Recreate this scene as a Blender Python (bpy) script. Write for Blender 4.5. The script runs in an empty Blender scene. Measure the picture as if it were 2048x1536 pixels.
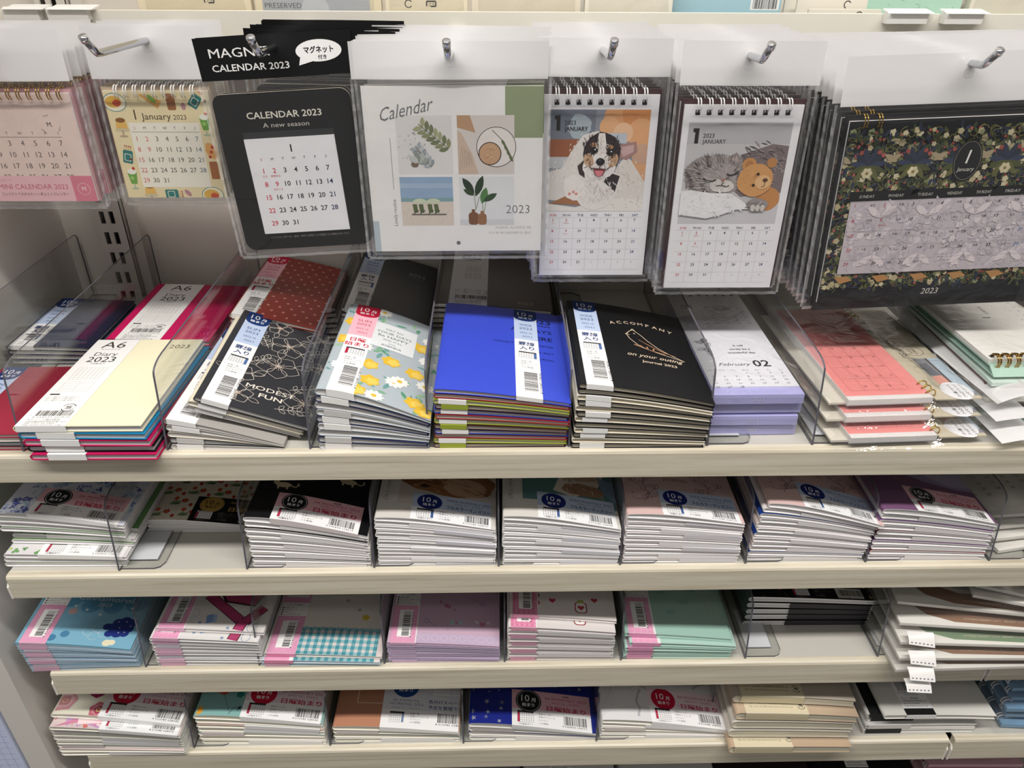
import bpy, math, random
from mathutils import Vector, Matrix
from mathutils.geometry import tessellate_polygon

# ------------------------------------------------------------------ camera, world, lights, exposure
SC = bpy.context.scene
COL = SC.collection
CAM = bpy.data.cameras.new('camera')
CAM.lens = 36.0 * 1533.2 / 2048.0
CAM.sensor_width = 36.0
CAM.clip_start = 0.01
cam = bpy.data.objects.new('camera', CAM)
COL.objects.link(cam)
_rt = Vector((0.99972788, -0.02246166, 0.0062955))
_up = Vector((0.00619519, 0.51583993, 0.85666259))
_fw = Vector((0.02248953, 0.85639047, -0.51583871))
cam.matrix_world = Matrix(((_rt.x, _up.x, -_fw.x, 0.0), (_rt.y, _up.y, -_fw.y, 0.0), (_rt.z, _up.z, -_fw.z, 1.3), (0, 0, 0, 1)))
SC.camera = cam

W = bpy.data.worlds.new('shop_air')
SC.world = W
W.use_nodes = True
_bg = W.node_tree.nodes['Background']
_bg.inputs['Color'].default_value = (1.0, 0.97, 0.94, 1)
_bg.inputs['Strength'].default_value = 0.24

def area(name, loc, size, energy, target=None, col=(1.0, 0.965, 0.92)):
    l = bpy.data.lights.new(name, 'AREA')
    l.shape = 'RECTANGLE'
    l.size, l.size_y = size
    l.energy = energy
    l.color = col
    o = bpy.data.objects.new(name, l)
    COL.objects.link(o)
    o.location = loc
    if target is not None:
        o.rotation_euler = (Vector(target) - Vector(loc)).to_track_quat('-Z', 'Y').to_euler()
    return o

area('ceiling_or_fill_light', (0.0, -0.16, 2.75), (3.2, 0.16), 64)
area('ceiling_or_fill_light', (0.0, -0.95, 2.75), (3.2, 0.20), 4)  # weak fill added to brighten the stack fronts, not a known fixture

SC.view_settings.view_transform = 'Standard'
SC.view_settings.look = 'None'
SC.view_settings.exposure = 0.0
SC.view_settings.gamma = 1.0
SC.view_settings.use_curve_mapping = False
SC.cycles.transparent_max_bounces = 40
SC.cycles.max_bounces = 10

# ------------------------------------------------------------------ materials
def lin(h):
    if not isinstance(h, str):
        return h
    h = h.lstrip('#')
    o = []
    for i in (0, 2, 4):
        c = int(h[i:i + 2], 16) / 255.0
        o.append(c / 12.92 if c <= 0.04045 else ((c + 0.055) / 1.055) ** 2.4)
    return (o[0], o[1], o[2], 1.0)

MATS = {}
def mat(name, rough=0.5, metal=0.0, spec=0.5, coat=0.0, bump=0.0, bscale=200.0, bdist=0.0005, fixed=None):
    if name in MATS:
        return MATS[name]
    m = bpy.data.materials.new(name)
    m.use_nodes = True
    nt = m.node_tree
    b = nt.nodes['Principled BSDF']
    b.inputs['Roughness'].default_value = rough
    b.inputs['Metallic'].default_value = metal
    b.inputs['Specular IOR Level'].default_value = spec
    b.inputs['Coat Weight'].default_value = coat
    b.inputs['Coat Roughness'].default_value = 0.08
    if fixed:
        b.inputs['Base Color'].default_value = lin(fixed)
    else:
        a = nt.nodes.new('ShaderNodeAttribute')
        a.attribute_name = 'Col'
        nt.links.new(a.outputs['Color'], b.inputs['Base Color'])
    if bump:
        tc = nt.nodes.new('ShaderNodeTexCoord')
        n = nt.nodes.new('ShaderNodeTexNoise')
        n.inputs['Scale'].default_value = bscale
        n.inputs['Detail'].default_value = 3
        bp = nt.nodes.new('ShaderNodeBump')
        bp.inputs['Strength'].default_value = bump
        bp.inputs['Distance'].default_value = bdist
        nt.links.new(tc.outputs['Object'], n.inputs['Vector'])
        nt.links.new(n.outputs['Fac'], bp.inputs['Height'])
        nt.links.new(bp.outputs['Normal'], b.inputs['Normal'])
    MATS[name] = m
    return m

def film(name, bump, bscale, rough, boost, tint=(1, 1, 1, 1), milk=0.0, milkcol=(0.85, 0.85, 0.86, 1), ior=1.45):
    m = bpy.data.materials.new(name)
    m.use_nodes = True
    nt = m.node_tree
    nt.nodes.clear()
    out = nt.nodes.new('ShaderNodeOutputMaterial')
    tr = nt.nodes.new('ShaderNodeBsdfTransparent')
    tr.inputs['Color'].default_value = tint
    gl = nt.nodes.new('ShaderNodeBsdfGlossy')
    gl.inputs['Roughness'].default_value = rough
    geo = nt.nodes.new('ShaderNodeNewGeometry')
    dot = nt.nodes.new('ShaderNodeVectorMath')
    dot.operation = 'DOT_PRODUCT'
    nt.links.new(geo.outputs['Incoming'], dot.inputs[1])
    nt.links.new(geo.outputs['Normal'], dot.inputs[0])
    def mnode(op, a, b=None, clamp=False):
        q = nt.nodes.new('ShaderNodeMath')
        q.operation = op
        q.use_clamp = clamp
        for k, x in ((0, a), (1, b)):
            if x is None:
                continue
            if isinstance(x, (int, float)):
                q.inputs[k].default_value = x
            else:
                nt.links.new(x, q.inputs[k])
        return q.outputs[0]
    f0 = ((ior - 1) / (ior + 1)) ** 2
    ab = mnode('ABSOLUTE', dot.outputs['Value'])
    inv = mnode('SUBTRACT', 1.0, ab, True)
    p5 = mnode('POWER', inv, 5.0)
    sch = mnode('ADD', mnode('MULTIPLY', p5, 1 - f0), f0)
    fac = mnode('MULTIPLY', sch, boost, True)
    mx = nt.nodes.new('ShaderNodeMixShader')
    nt.links.new(fac, mx.inputs[0])
    if bump:
        tc = nt.nodes.new('ShaderNodeTexCoord')
        n = nt.nodes.new('ShaderNodeTexNoise')
        n.inputs['Scale'].default_value = bscale
        n.inputs['Detail'].default_value = 4
        n.inputs['Distortion'].default_value = 1.2
        bp = nt.nodes.new('ShaderNodeBump')
        bp.inputs['Strength'].default_value = bump
        bp.inputs['Distance'].default_value = 0.004
        nt.links.new(tc.outputs['Object'], n.inputs['Vector'])
        nt.links.new(n.outputs['Fac'], bp.inputs['Height'])
        nt.links.new(bp.outputs['Normal'], gl.inputs['Normal'])
        nt.links.new(bp.outputs['Normal'], dot.inputs[0])
    base = tr.outputs[0]
    if milk:
        df = nt.nodes.new('ShaderNodeBsdfDiffuse')
        df.inputs['Color'].default_value = milkcol
        m2 = nt.nodes.new('ShaderNodeMixShader')
        m2.inputs[0].default_value = milk
        nt.links.new(tr.outputs[0], m2.inputs[1])
        nt.links.new(df.outputs[0], m2.inputs[2])
        base = m2.outputs[0]
    nt.links.new(base, mx.inputs[1])
    nt.links.new(gl.outputs[0], mx.inputs[2])
    nt.links.new(mx.outputs[0], out.inputs['Surface'])
    MATS[name] = m
    return m

PAPER = mat('printed_paper', 0.55, spec=0.35)
CARD = mat('printed_card', 0.42, spec=0.45)
VINYL = mat('vinyl_cover', 0.33, spec=0.5, bump=0.12, bscale=900, bdist=0.0003)
LEATHER = mat('leatherette_cover', 0.48, spec=0.35, bump=0.25, bscale=1500, bdist=0.0003)
METAL = mat('polished_metal', 0.12, metal=1.0)
ENAMEL = mat('white_enamel', 0.4, spec=0.5, bump=0.05, bscale=600, bdist=0.0003)
PLASTIC = mat('white_plastic', 0.3, spec=0.5, bump=0.15, bscale=25, bdist=0.004)
FILM = film('clear_film', 0.55, 15.0, 0.05, 1.6, tint=(0.985, 0.985, 0.985, 1), milk=0.012)
CRINKLE = film('crinkled_film', 0.6, 30.0, 0.05, 1.6, tint=(0.98, 0.98, 0.98, 1), milk=0.02)
SEAM = film('sealed_film_edge', 0.9, 70.0, 0.1, 2.2, milk=0.30, milkcol=(0.75, 0.75, 0.76, 1))
SLEEVE = film('clear_sleeve', 0.12, 30.0, 0.08, 1.0, tint=(0.97, 0.98, 0.98, 1))
ACRYL = film('clear_acrylic', 0.0, 1.0, 0.02, 1.15, tint=(0.93, 0.935, 0.93, 1))
EDGE = mat('acrylic_edge', 0.2, spec=0.5, fixed='#5b5a62')
MILKY = film('milky_film', 0.6, 14.0, 0.13, 1.8, milk=0.86, milkcol=(0.80, 0.79, 0.79, 1))

def grain(name, c1, c2, c3):
    m = bpy.data.materials.new(name)
    m.use_nodes = True
    nt = m.node_tree
    b = nt.nodes['Principled BSDF']
    b.inputs['Roughness'].default_value = 0.38
    tc = nt.nodes.new('ShaderNodeTexCoord')
    mp = nt.nodes.new('ShaderNodeMapping')
    mp.inputs['Scale'].default_value = (4.0, 170.0, 170.0)
    n = nt.nodes.new('ShaderNodeTexNoise')
    n.inputs['Scale'].default_value = 1.0
    n.inputs['Detail'].default_value = 6
    n.inputs['Roughness'].default_value = 0.62
    n.inputs['Distortion'].default_value = 0.25
    r = nt.nodes.new('ShaderNodeValToRGB')
    e = r.color_ramp.elements
    e[0].position, e[0].color = 0.30, lin(c1)
    e[1].position, e[1].color = 0.66, lin(c3)
    k = e.new(0.47)
    k.color = lin(c2)
    mp2 = nt.nodes.new('ShaderNodeMapping')
    mp2.inputs['Scale'].default_value = (60.0, 900.0, 900.0)
    n2 = nt.nodes.new('ShaderNodeTexNoise')
    n2.inputs['Scale'].default_value = 1.0
    mxc = nt.nodes.new('ShaderNodeMix')
    mxc.data_type = 'RGBA'
    mxc.blend_type = 'MULTIPLY'
    mxc.inputs[0].default_value = 0.145
    nt.links.new(tc.outputs['Object'], mp.inputs['Vector'])
    nt.links.new(tc.outputs['Object'], mp2.inputs['Vector'])
    nt.links.new(mp.outputs[0], n.inputs['Vector'])
    nt.links.new(mp2.outputs[0], n2.inputs['Vector'])
    nt.links.new(n.outputs['Fac'], r.inputs[0])
    nt.links.new(r.outputs[0], mxc.inputs[6])
    nt.links.new(n2.outputs['Fac'], mxc.inputs[7])
    nt.links.new(mxc.outputs[2], b.inputs['Base Color'])
    return m
WOOD = grain('pale_wood_laminate', '#bdb39d', '#d8cfba', '#e6dfcc')

# ------------------------------------------------------------------ mesh builder (millimetres in, metres out)
class MB:
    def __init__(s):
        s.v, s.f, s.c, s.m = [], [], [], []
    def add(s, vs, fs, col, mi=0):
        n = len(s.v)
        s.v.extend(vs)
        c = lin(col)
        for f in fs:
            s.f.append([n + i for i in f])
            s.c.append(c)
            s.m.append(mi)
        return s
    def box(s, x0, x1, y0, y1, z0, z1, col='#ffffff', mi=0):
        v = [(x, y, z) for z in (z0, z1) for y in (y0, y1) for x in (x0, x1)]
        return s.add(v, [(0, 2, 3, 1), (4, 5, 7, 6), (0, 1, 5, 4), (2, 6, 7, 3), (0, 4, 6, 2), (1, 3, 7, 5)], col, mi)
    def prism(s, pts, axis, a, b, col='#ffffff', mi=0, side=None, smi=None):
        # pts in the two remaining axes, extruded along axis from a to b
        n = len(pts)
        def P(p, t):
            return {'x': (t, p[0], p[1]), 'y': (p[0], t, p[1]), 'z': (p[0], p[1], t)}[axis]
        v = [P(p, a) for p in pts] + [P(p, b) for p in pts]
        s.add(v, [list(range(n)), list(range(2 * n - 1, n - 1, -1))], col, mi)
        return s.add(v, [(i, (i + 1) % n, n + (i + 1) % n, n + i) for i in range(n)], side or col, mi if smi is None else smi)
    def tube(s, pts, r, col, k=8, mi=0, cap=True):
        P = [Vector(p) for p in pts]
        rings = []
        up = None
        for i, p in enumerate(P):
            d = (P[min(i + 1, len(P) - 1)] - P[max(i - 1, 0)]).normalized()
            if up is None:
                up = Vector((0, 0, 1)) if abs(d.z) < 0.9 else Vector((1, 0, 0))
            a = d.cross(up)
            if a.length < 1e-6:
                a = d.cross(Vector((0, 1, 0)))
            a.normalize()
            b = a.cross(d).normalized()
            up = b
            rings.append([p + (a * math.cos(2 * math.pi * j / k) + b * math.sin(2 * math.pi * j / k)) * r for j in range(k)])
        v = [tuple(q) for R in rings for q in R]
        f = []
        for i in range(len(P) - 1):
            for j in range(k):
                f.append((i * k + j, i * k + (j + 1) % k, (i + 1) * k + (j + 1) % k, (i + 1) * k + j))
        if cap:
            f.append(tuple(range(k - 1, -1, -1)))
            f.append(tuple(range((len(P) - 1) * k, len(P) * k)))
        return s.add(v, f, col, mi)
    def build(s, name, m, parent=None, smooth=False, loc=None, rot=None):
        me = bpy.data.meshes.new(name)
        me.from_pydata([(a * 0.001, b * 0.001, c * 0.001) for a, b, c in s.v], [], s.f)
        at = me.color_attributes.new('Col', 'FLOAT_COLOR', 'CORNER')
        buf = []
        for f, c in zip(s.f, s.c):
            buf.extend(c * len(f))
        at.data.foreach_set('color', buf)
        ms = m if isinstance(m, (list, tuple)) else [m]
        for q in ms:
            me.materials.append(q)
        if len(ms) > 1:
            me.polygons.foreach_set('material_index', s.m)
        if smooth:
            me.polygons.foreach_set('use_smooth', [True] * len(s.f))
        o = bpy.data.objects.new(name, me)
        COL.objects.link(o)
        if parent is not None:
            o.parent = parent
        if loc:
            o.location = [a * 0.001 for a in loc]
        if rot:
            o.rotation_euler = rot
        return o

def tag(o, label=None, cat=None, group=None, kind=None):
    for k, v in (('label', label), ('category', cat), ('group', group), ('kind', kind)):
        if v:
            o[k] = v
    return o

def thing(name, label, cat, loc=(0, 0, 0), rot=(0, 0, 0), group=None):
    o = bpy.data.objects.new(name, None)
    o.empty_display_size = 0.01
    COL.objects.link(o)
    o.location = [a * 0.001 for a in loc]
    o.rotation_euler = [math.radians(a) for a in rot]
    return tag(o, label, cat, group)

def copy_tree(o, parent=None):
    c = o.copy()
    COL.objects.link(c)
    if parent is not None:
        c.parent = parent
    for ch in list(o.children):
        copy_tree(ch, c)
    return c

ORD = ['topmost', 'second', 'third', 'fourth', 'fifth', 'sixth', 'seventh', 'eighth', 'ninth', 'tenth', 'eleventh', 'twelfth', 'thirteenth', 'fourteenth']

# ------------------------------------------------------------------ flat artwork (mm), printed on a part as thin layered faces
_G = {}
def glyphs(s, bold, shear, res):
    k = (s, bold, shear, res)
    if k in _G:
        return _G[k]
    c = bpy.data.curves.new('lettering', 'FONT')
    c.body = s
    c.offset = bold
    c.shear = shear
    c.resolution_u = res
    o = bpy.data.objects.new('lettering', c)
    me = o.to_mesh()
    P = [(v.co.x, v.co.y) for v in me.vertices]
    T = [[P[i] for i in p.vertices] for p in me.polygons]
    o.to_mesh_clear()
    bpy.data.objects.remove(o)
    bpy.data.curves.remove(c)
    xs = [p[0] for p in P] or [0]
    _G[k] = (T, min(xs), max(xs))
    return _G[k]

def chop(pts, ax, v, keep_hi):
    o = []
    n = len(pts)
    for i in range(n):
        a, b = pts[i], pts[(i + 1) % n]
        da, db = a[ax] - v, b[ax] - v
        if not keep_hi:
            da, db = -da, -db
        if da >= 0:
            o.append(a)
        if da * db < 0:
            t = da / (da - db)
            o.append((a[0] + (b[0] - a[0]) * t, a[1] + (b[1] - a[1]) * t))
    return o

class Art:
    def __init__(s):
        s.i = []
        s.n = 0
        s.r = None
    @property
    def l(s):
        return s.n
    def nx(s):
        s.n += 1
        return s.n
    def up(s, n=1):
        return s
    def poly(s, pts, c, l=None):
        l = s.nx()
        if len(pts) <= 3:
            s.i.append((list(pts), c, l))
        else:
            for t in tessellate_polygon([[Vector((p[0], p[1], 0)) for p in pts]]):
                s.i.append(([pts[k] for k in t], c, l))
        return s
    def rect(s, x0, y0, x1, y1, c, l=None):
        s.i.append(([(x0, y0), (x1, y0), (x1, y1), (x0, y1)], c, s.nx()))
        return s
    def rrect(s, x0, y0, x1, y1, r, c, l=None):
        p = []
        for cx, cy, a in ((x1 - r, y1 - r, 0), (x0 + r, y1 - r, 90), (x0 + r, y0 + r, 180), (x1 - r, y0 + r, 270)):
            for k in range(5):
                t = math.radians(a + k * 22.5)
                p.append((cx + r * math.cos(t), cy + r * math.sin(t)))
        s.i.append((p, c, s.nx()))
        return s
    def disc(s, x, y, r, c, ry=None, rot=0, n=20, l=None, a0=0, a1=360):
        ry = r if ry is None else ry
        cr, sr = math.cos(math.radians(rot)), math.sin(math.radians(rot))
        p = []
        m = n if a1 - a0 >= 360 else n + 1
        for k in range(m):
            t = math.radians(a0 + (a1 - a0) * k / n)
            u, v = r * math.cos(t), ry * math.sin(t)
            p.append((x + u * cr - v * sr, y + u * sr + v * cr))
        s.i.append((p, c, s.nx()))
        return s
    def ring(s, x, y, r, w, c, ry=None, n=24, a0=0, a1=360, rot=0):
        ry = r if ry is None else ry
        cr, sr = math.cos(math.radians(rot)), math.sin(math.radians(rot))
        pts = []
        for k in range(n + 1):
            t = math.radians(a0 + (a1 - a0) * k / n)
            u, v = r * math.cos(t), ry * math.sin(t)
            pts.append((x + u * cr - v * sr, y + u * sr + v * cr))
        return s.line(pts, w, c)
    def line(s, pts, w, c, l=None):
        e, o = s.nx(), s.nx()
        for k, (a, b) in enumerate(zip(pts, pts[1:])):
            dx, dy = b[0] - a[0], b[1] - a[1]
            d = math.hypot(dx, dy) or 1
            nx, ny = -dy / d * w / 2, dx / d * w / 2
            s.i.append(([(a[0] - nx, a[1] - ny), (b[0] - nx, b[1] - ny), (b[0] + nx, b[1] + ny), (a[0] + nx, a[1] + ny)], c, o if k % 2 else e))
        return s
    def text(s, t, x, y, size, c, al='c', bold=0.0, rot=0, sx=1.0, shear=0.0, l=None, res=None, fit=None):
        if bold > 0.004 and ('M' in t or 'W' in t):
            # heavier strokes from two slightly shifted settings of the same word
            d = bold * size * 0.55
            s.text(t, x - d, y, size, c, al, 0.0, rot, sx, shear, None, res, fit)
            return s.text(t, x + d, y, size, c, al, 0.0, rot, sx, shear, None, res, fit)
        T, x0, x1 = glyphs(t, bold, shear, res or (1 if size < 4 else 2))
        if fit:
            sx = fit / ((x1 - x0) * size or 1)
        off = {'l': x0, 'c': (x0 + x1) / 2, 'r': x1}[al]
        cr, sr = math.cos(math.radians(rot)), math.sin(math.radians(rot))
        l = s.nx()
        for tri in T:
            q = []
            for px, py in tri:
                u, v = (px - off) * size * sx, py * size
                q.append((x + u * cr - v * sr, y + u * sr + v * cr))
            s.i.append((q, c, l))
        return s
    def put(s, a, x, y, rot=0, k=1.0, dl=None, ky=None):
        cr, sr = math.cos(math.radians(rot)), math.sin(math.radians(rot))
        ky = k if ky is None else ky
        dl = s.n
        for p, c, l in a.i:
            s.i.append(([(x + u * k * cr - v * ky * sr, y + u * k * sr + v * ky * cr) for u, v in p], c, l + dl))
        s.n += max([q[2] for q in a.i] or [0])
        return s
    def leaf(s, x, y, ln, w, rot, c, n=5):
        p = []
        for k in range(n + 1):
            t = k / n
            p.append((t * ln, w / 2 * math.sin(math.pi * t) ** 0.8))
        for k in range(n - 1, 0, -1):
            t = k / n
            p.append((t * ln, -w / 2 * math.sin(math.pi * t) ** 0.8))
        cr, sr = math.cos(math.radians(rot)), math.sin(math.radians(rot))
        s.i.append(([(x + u * cr - v * sr, y + u * sr + v * cr) for u, v in p], c, s.nx()))
        return s
    def leafline(s, x, y, ln, w, rot, c, t=0.35, n=8):
        p = []
        for k in range(n + 1):
            q = k / n
            p.append((q * ln, w / 2 * math.sin(math.pi * q)))
        for k in range(n - 1, -1, -1):
            q = k / n
            p.append((q * ln, -w / 2 * math.sin(math.pi * q)))
        cr, sr = math.cos(math.radians(rot)), math.sin(math.radians(rot))
        return s.line([(x + u * cr - v * sr, y + u * sr + v * cr) for u, v in p], t, c)
    def flower(s, x, y, r, c, n=5, c2=None, rot=0, w=0.9):
        for k in range(n):
            s.leaf(x, y, r, r * w, rot + 360 * k / n, c)
        if c2:
            s.disc(x, y, r * 0.28, c2, n=10)
        return s
    def blob(s, x, y, rx, ry, c, rot=0, n=22, j=0.08, seed=1):
        R = random.Random(seed)
        cr, sr = math.cos(math.radians(rot)), math.sin(math.radians(rot))
        p = []
        for k in range(n):
            t = 2 * math.pi * k / n
            q = 1 + R.uniform(-j, j)
            u, v = rx * math.cos(t) * q, ry * math.sin(t) * q
            p.append((x + u * cr - v * sr, y + u * sr + v * cr))
        return s.poly(p, c)
    def star(s, x, y, r, c, rot=90):
        p = []
        for k in range(10):
            t = math.radians(rot + 36 * k)
            q = r if k % 2 == 0 else r * 0.42
            p.append((x + q * math.cos(t), y + q * math.sin(t)))
        return s.poly(p, c)
    def heart(s, x, y, r, c, rot=0):
        p = []
        cr, sr = math.cos(math.radians(rot)), math.sin(math.radians(rot))
        for k in range(20):
            t = 2 * math.pi * k / 20
            u = r * math.sin(t) ** 3
            v = r / 16 * (13 * math.cos(t) - 5 * math.cos(2 * t) - 2 * math.cos(3 * t) - math.cos(4 * t))
            p.append((x + u * cr - v * sr, y + u * sr + v * cr))
        return s.poly(p, c)
    def barcode(s, x, y, w, h, num=None, col='#1b1b1b', seed=1, size=None):
        R = random.Random(seed)
        q = x
        while q < x + w - 0.3:
            a = R.choice((0.22, 0.25, 0.42, 0.62)) * w / 18
            tall = h
            s.rect(q, y, min(q + a, x + w), y + tall, col)
            q += a + R.choice((0.22, 0.3, 0.45)) * w / 18
        if num:
            s.text(num, x + w / 2 - w * 0.04, y - (size or w * 0.13), size or w * 0.13, col, fit=w * 1.08)
        return s
    def grid(s, x, y, w, h, nx, ny, t, c):
        for k in range(nx + 1):
            q = x + w * k / nx
            s.rect(q - t / 2, y, q + t / 2, y + h, c)
        for k in range(ny + 1):
            q = y + h * k / ny
            s.rect(x, q - t / 2, x + w, q + t / 2, c)
        return s
    def ranks(s):
        # how many earlier shapes lie under each shape: stacked prints get a hair of height each
        if s.r is not None:
            return s.r
        box = {}
        for p, c, l in s.i:
            X = [q[0] for q in p]
            Y = [q[1] for q in p]
            b = box.get(l)
            m = (min(X), min(Y), max(X), max(Y))
            box[l] = m if b is None else (min(b[0], m[0]), min(b[1], m[1]), max(b[2], m[2]), max(b[3], m[3]))
        top, s.r = {}, {}
        for l in sorted(box):
            x0, y0, x1, y1 = box[l]
            cells = [(i, j) for i in range(int(x0 // 2), int(x1 // 2) + 1) for j in range(int(y0 // 2), int(y1 // 2) + 1)]
            k = max([top.get(q, -1) for q in cells]) + 1
            for q in cells:
                top[q] = k
            s.r[l] = k
        return s.r
    def emit(s, mb, fmap, clip=None, xs=None, mi=0, base=0.12, step=0.05):
        rk = s.ranks()
        for pts, c, l in s.i:
            p = pts
            if clip:
                x0, y0, x1, y1 = clip
                X = [q[0] for q in p]
                Y = [q[1] for q in p]
                if max(X) <= x0 or min(X) >= x1 or max(Y) <= y0 or min(Y) >= y1:
                    continue
                if min(X) < x0:
                    p = chop(p, 0, x0, True)
                if max(X) > x1:
                    p = chop(p, 0, x1, False)
                if min(Y) < y0:
                    p = chop(p, 1, y0, True)
                if max(Y) > y1:
                    p = chop(p, 1, y1, False)
            if len(p) < 3:
                continue
            h = base + 0.016 * rk[l]
            if xs:
                a, b = min(q[0] for q in p), max(q[0] for q in p)
                for u, v in zip(xs, xs[1:]):
                    if v <= a or u >= b:
                        continue
                    q = p
                    if a < u:
                        q = chop(q, 0, u, True)
                    if b > v and len(q) > 2:
                        q = chop(q, 0, v, False)
                    if len(q) > 2:
                        mb.add([fmap(t[0], t[1], h) for t in q], [range(len(q))], c, mi)
            else:
                mb.add([fmap(t[0], t[1], h) for t in p], [range(len(p))], c, mi)
        return mb
# ------------------------------------------------------------------ printed labels and bands
NAVY, CRIM, INK, GREY = '#14346f', '#c3163c', '#222226', '#6d6d72'
DIGITS = '4 510085 628090'

def minical(a, x, y, w, h, acc, left=True, hdr='#2a2a2e'):
    a.rect(x, y, x + w, y + h, '#f6f4f4')
    a.up()
    cw = w / 7
    if left:
        a.rect(x, y, x + cw, y + h, acc)
    else:
        a.rect(x + w - cw, y, x + w, y + h, acc)
    a.up()
    a.grid(x, y, w, h, 7, 5, 0.22, '#4a4a50')
    a.rect(x, y + h - h * 0.13, x + w, y + h + h * 0.04, hdr)
    return a

def cap10(a, x, y, s, c='#ffffff'):
    a.text('10', x - s * 0.18, y, s, c, bold=-0.004)
    a.text('月', x + s * 0.58, y + s * 0.02, s * 0.5, c, bold=0.012)
    a.text('始まり', x + s * 0.08, y - s * 0.52, s * 0.42, c, bold=0.014)
    return a

def slim_band(fmt, blue, L, w=23.0):
    main = NAVY if blue else CRIM
    tint = '#bccbe6' if blue else '#f2b9c6'
    a = Art()
    a.rect(0, 0, w, L, '#f4f3f2')
    a.up()
    a.rect(0, L - 60, w, L - 20, tint)
    a.up()
    a.rect(0, L - 16, w, L, main)
    a.disc(w / 2, L - 16, w / 2, main, ry=7)
    a.up()
    cap10(a, w / 2 - 1, L - 12.5, 10.5)
    ic = '#23437c' if blue else '#c23a58'
    a.text(fmt, w / 2, L - 33, 6.0, ic, fit=w * 0.56)
    a.text('2023', w / 2, L - 40, 6.2, ic, fit=w * 0.56)
    a.text('2022.10', w / 2, L - 48, 4.6, ic, fit=w * 0.52)
    a.text('- 2024.3', w / 2, L - 55, 4.6, ic, fit=w * 0.52)
    t = ('罫線', '入り') if blue else ('日曜', '始まり')
    a.text(t[0], w / 2, L - 70, 7.2, NAVY if blue else CRIM, bold=0.02)
    a.text(t[1], w / 2, L - 78, 7.2, NAVY if blue else CRIM, bold=0.02)
    minical(a, 3.5, L - 93, 15, 10.5, '#4f74b0' if blue else CRIM, left=not blue)
    for k, t in enumerate(('年間一覧', '年間スケジュール', 'マンスリー', 'メモ(罫線)')):
        a.text('・' + t, 3.4, L - 99.5 - 3.4 * k, 2.3, INK, al='l')
    b = Art()
    b.barcode(0, 0, 30, 11, DIGITS, seed=3)
    a.put(b, 18, 10, rot=90)
    return a

def slim_tail(w=23.0):
    a = Art()
    a.rect(0, 0, w, 60, '#f4f3f2')
    return a

def a6_band(w=42.0, L=130.0):
    a = Art()
    a.rect(0, 0, w, L, '#efeeec')
    a.up()
    c = '#3c3834'
    a.text('A6', w / 2, L - 16, 17, c, sx=1.1)
    a.text('スリムサイズ', w / 2, L - 20, 3, c)
    a.text('Diary', w / 2, L - 31, 9.5, c)
    a.text('2023', w / 2, L - 42, 13, c, bold=0.006)
    a.text('2月始まり', w / 2, L - 46, 3, c)
    a.grid(7, L - 72, w - 14, 20, 7, 6, 0.25, '#a9a6a2')
    a.grid(7, L - 92, w - 14, 16, 2, 5, 0.25, '#b4b1ad')
    a.rect(4, L - 97, 12, L - 95, c)
    for k in range(3):
        a.text('カバー・塩化ビニール 中身・紙 48ページ', 4, L - 101 - 2.6 * k, 2.0, c, al='l', fit=26)
    a.ring(w - 10, 26, 5.2, 0.7, c, a0=20, a1=160)
    a.ring(w - 10, 26, 5.2, 0.7, c, a0=200, a1=340)
    a.text('紙', w - 10, 24.3, 5, c, bold=0.02)
    a.barcode(8, 14, 28, 7.5, None, seed=8)
    a.text('4 934939 067516', 22, 11.2, 2.6, c, fit=30)
    a.text('サンノート株式会社', 5, 7.6, 2.8, c, al='l', fit=26)
    a.text('大阪府富田林市若松町東1-4-27', 5, 5.0, 2.2, c, al='l', fit=32)
    a.text('TEL 0721-25-0435', 5, 2.7, 2.2, c, al='l', fit=24)
    a.text('http://www.sunnote.co.jp', 5, 0.6, 2.1, c, al='l', fit=30)
    return a

def sun_band(w=44.0, L=130.0):
    a = Art()
    a.rect(0, 0, w, L, '#e4e3e2')
    a.up()
    c = '#2c2a28'
    a.text('2023', w / 2, L - 22, 11, c, bold=0.012)
    a.rect(8, L - 28, w - 8, L - 24.5, c)
    a.text('1月始まり', w / 2, L - 33, 3.2, c)
    a.grid(14, L - 62, w - 22, 14, 6, 5, 0.25, '#84817d')
    a.grid(14, L - 80, w - 22, 14, 3, 6, 0.25, '#84817d')
    for k in range(4):
        a.text('カバー・塩化ビニール 中身・上質紙', 5, 33 - 2.8 * k, 2.2, c, al='l', fit=34)
    a.barcode(6, 13, 32, 8, None, seed=5)
    a.text('4 934939 067523', 22, 10, 2.9, c, fit=34)
    for k, t in enumerate(('サンノート株式会社', '大阪府富田林市若松町東1-4-27', 'TEL 0721-25-0435', 'http://www.sunnote.co.jp')):
        a.text(t, w / 2, 6.6 - 2.3 * k, 2.2, c, fit=26)
    return a

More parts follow.
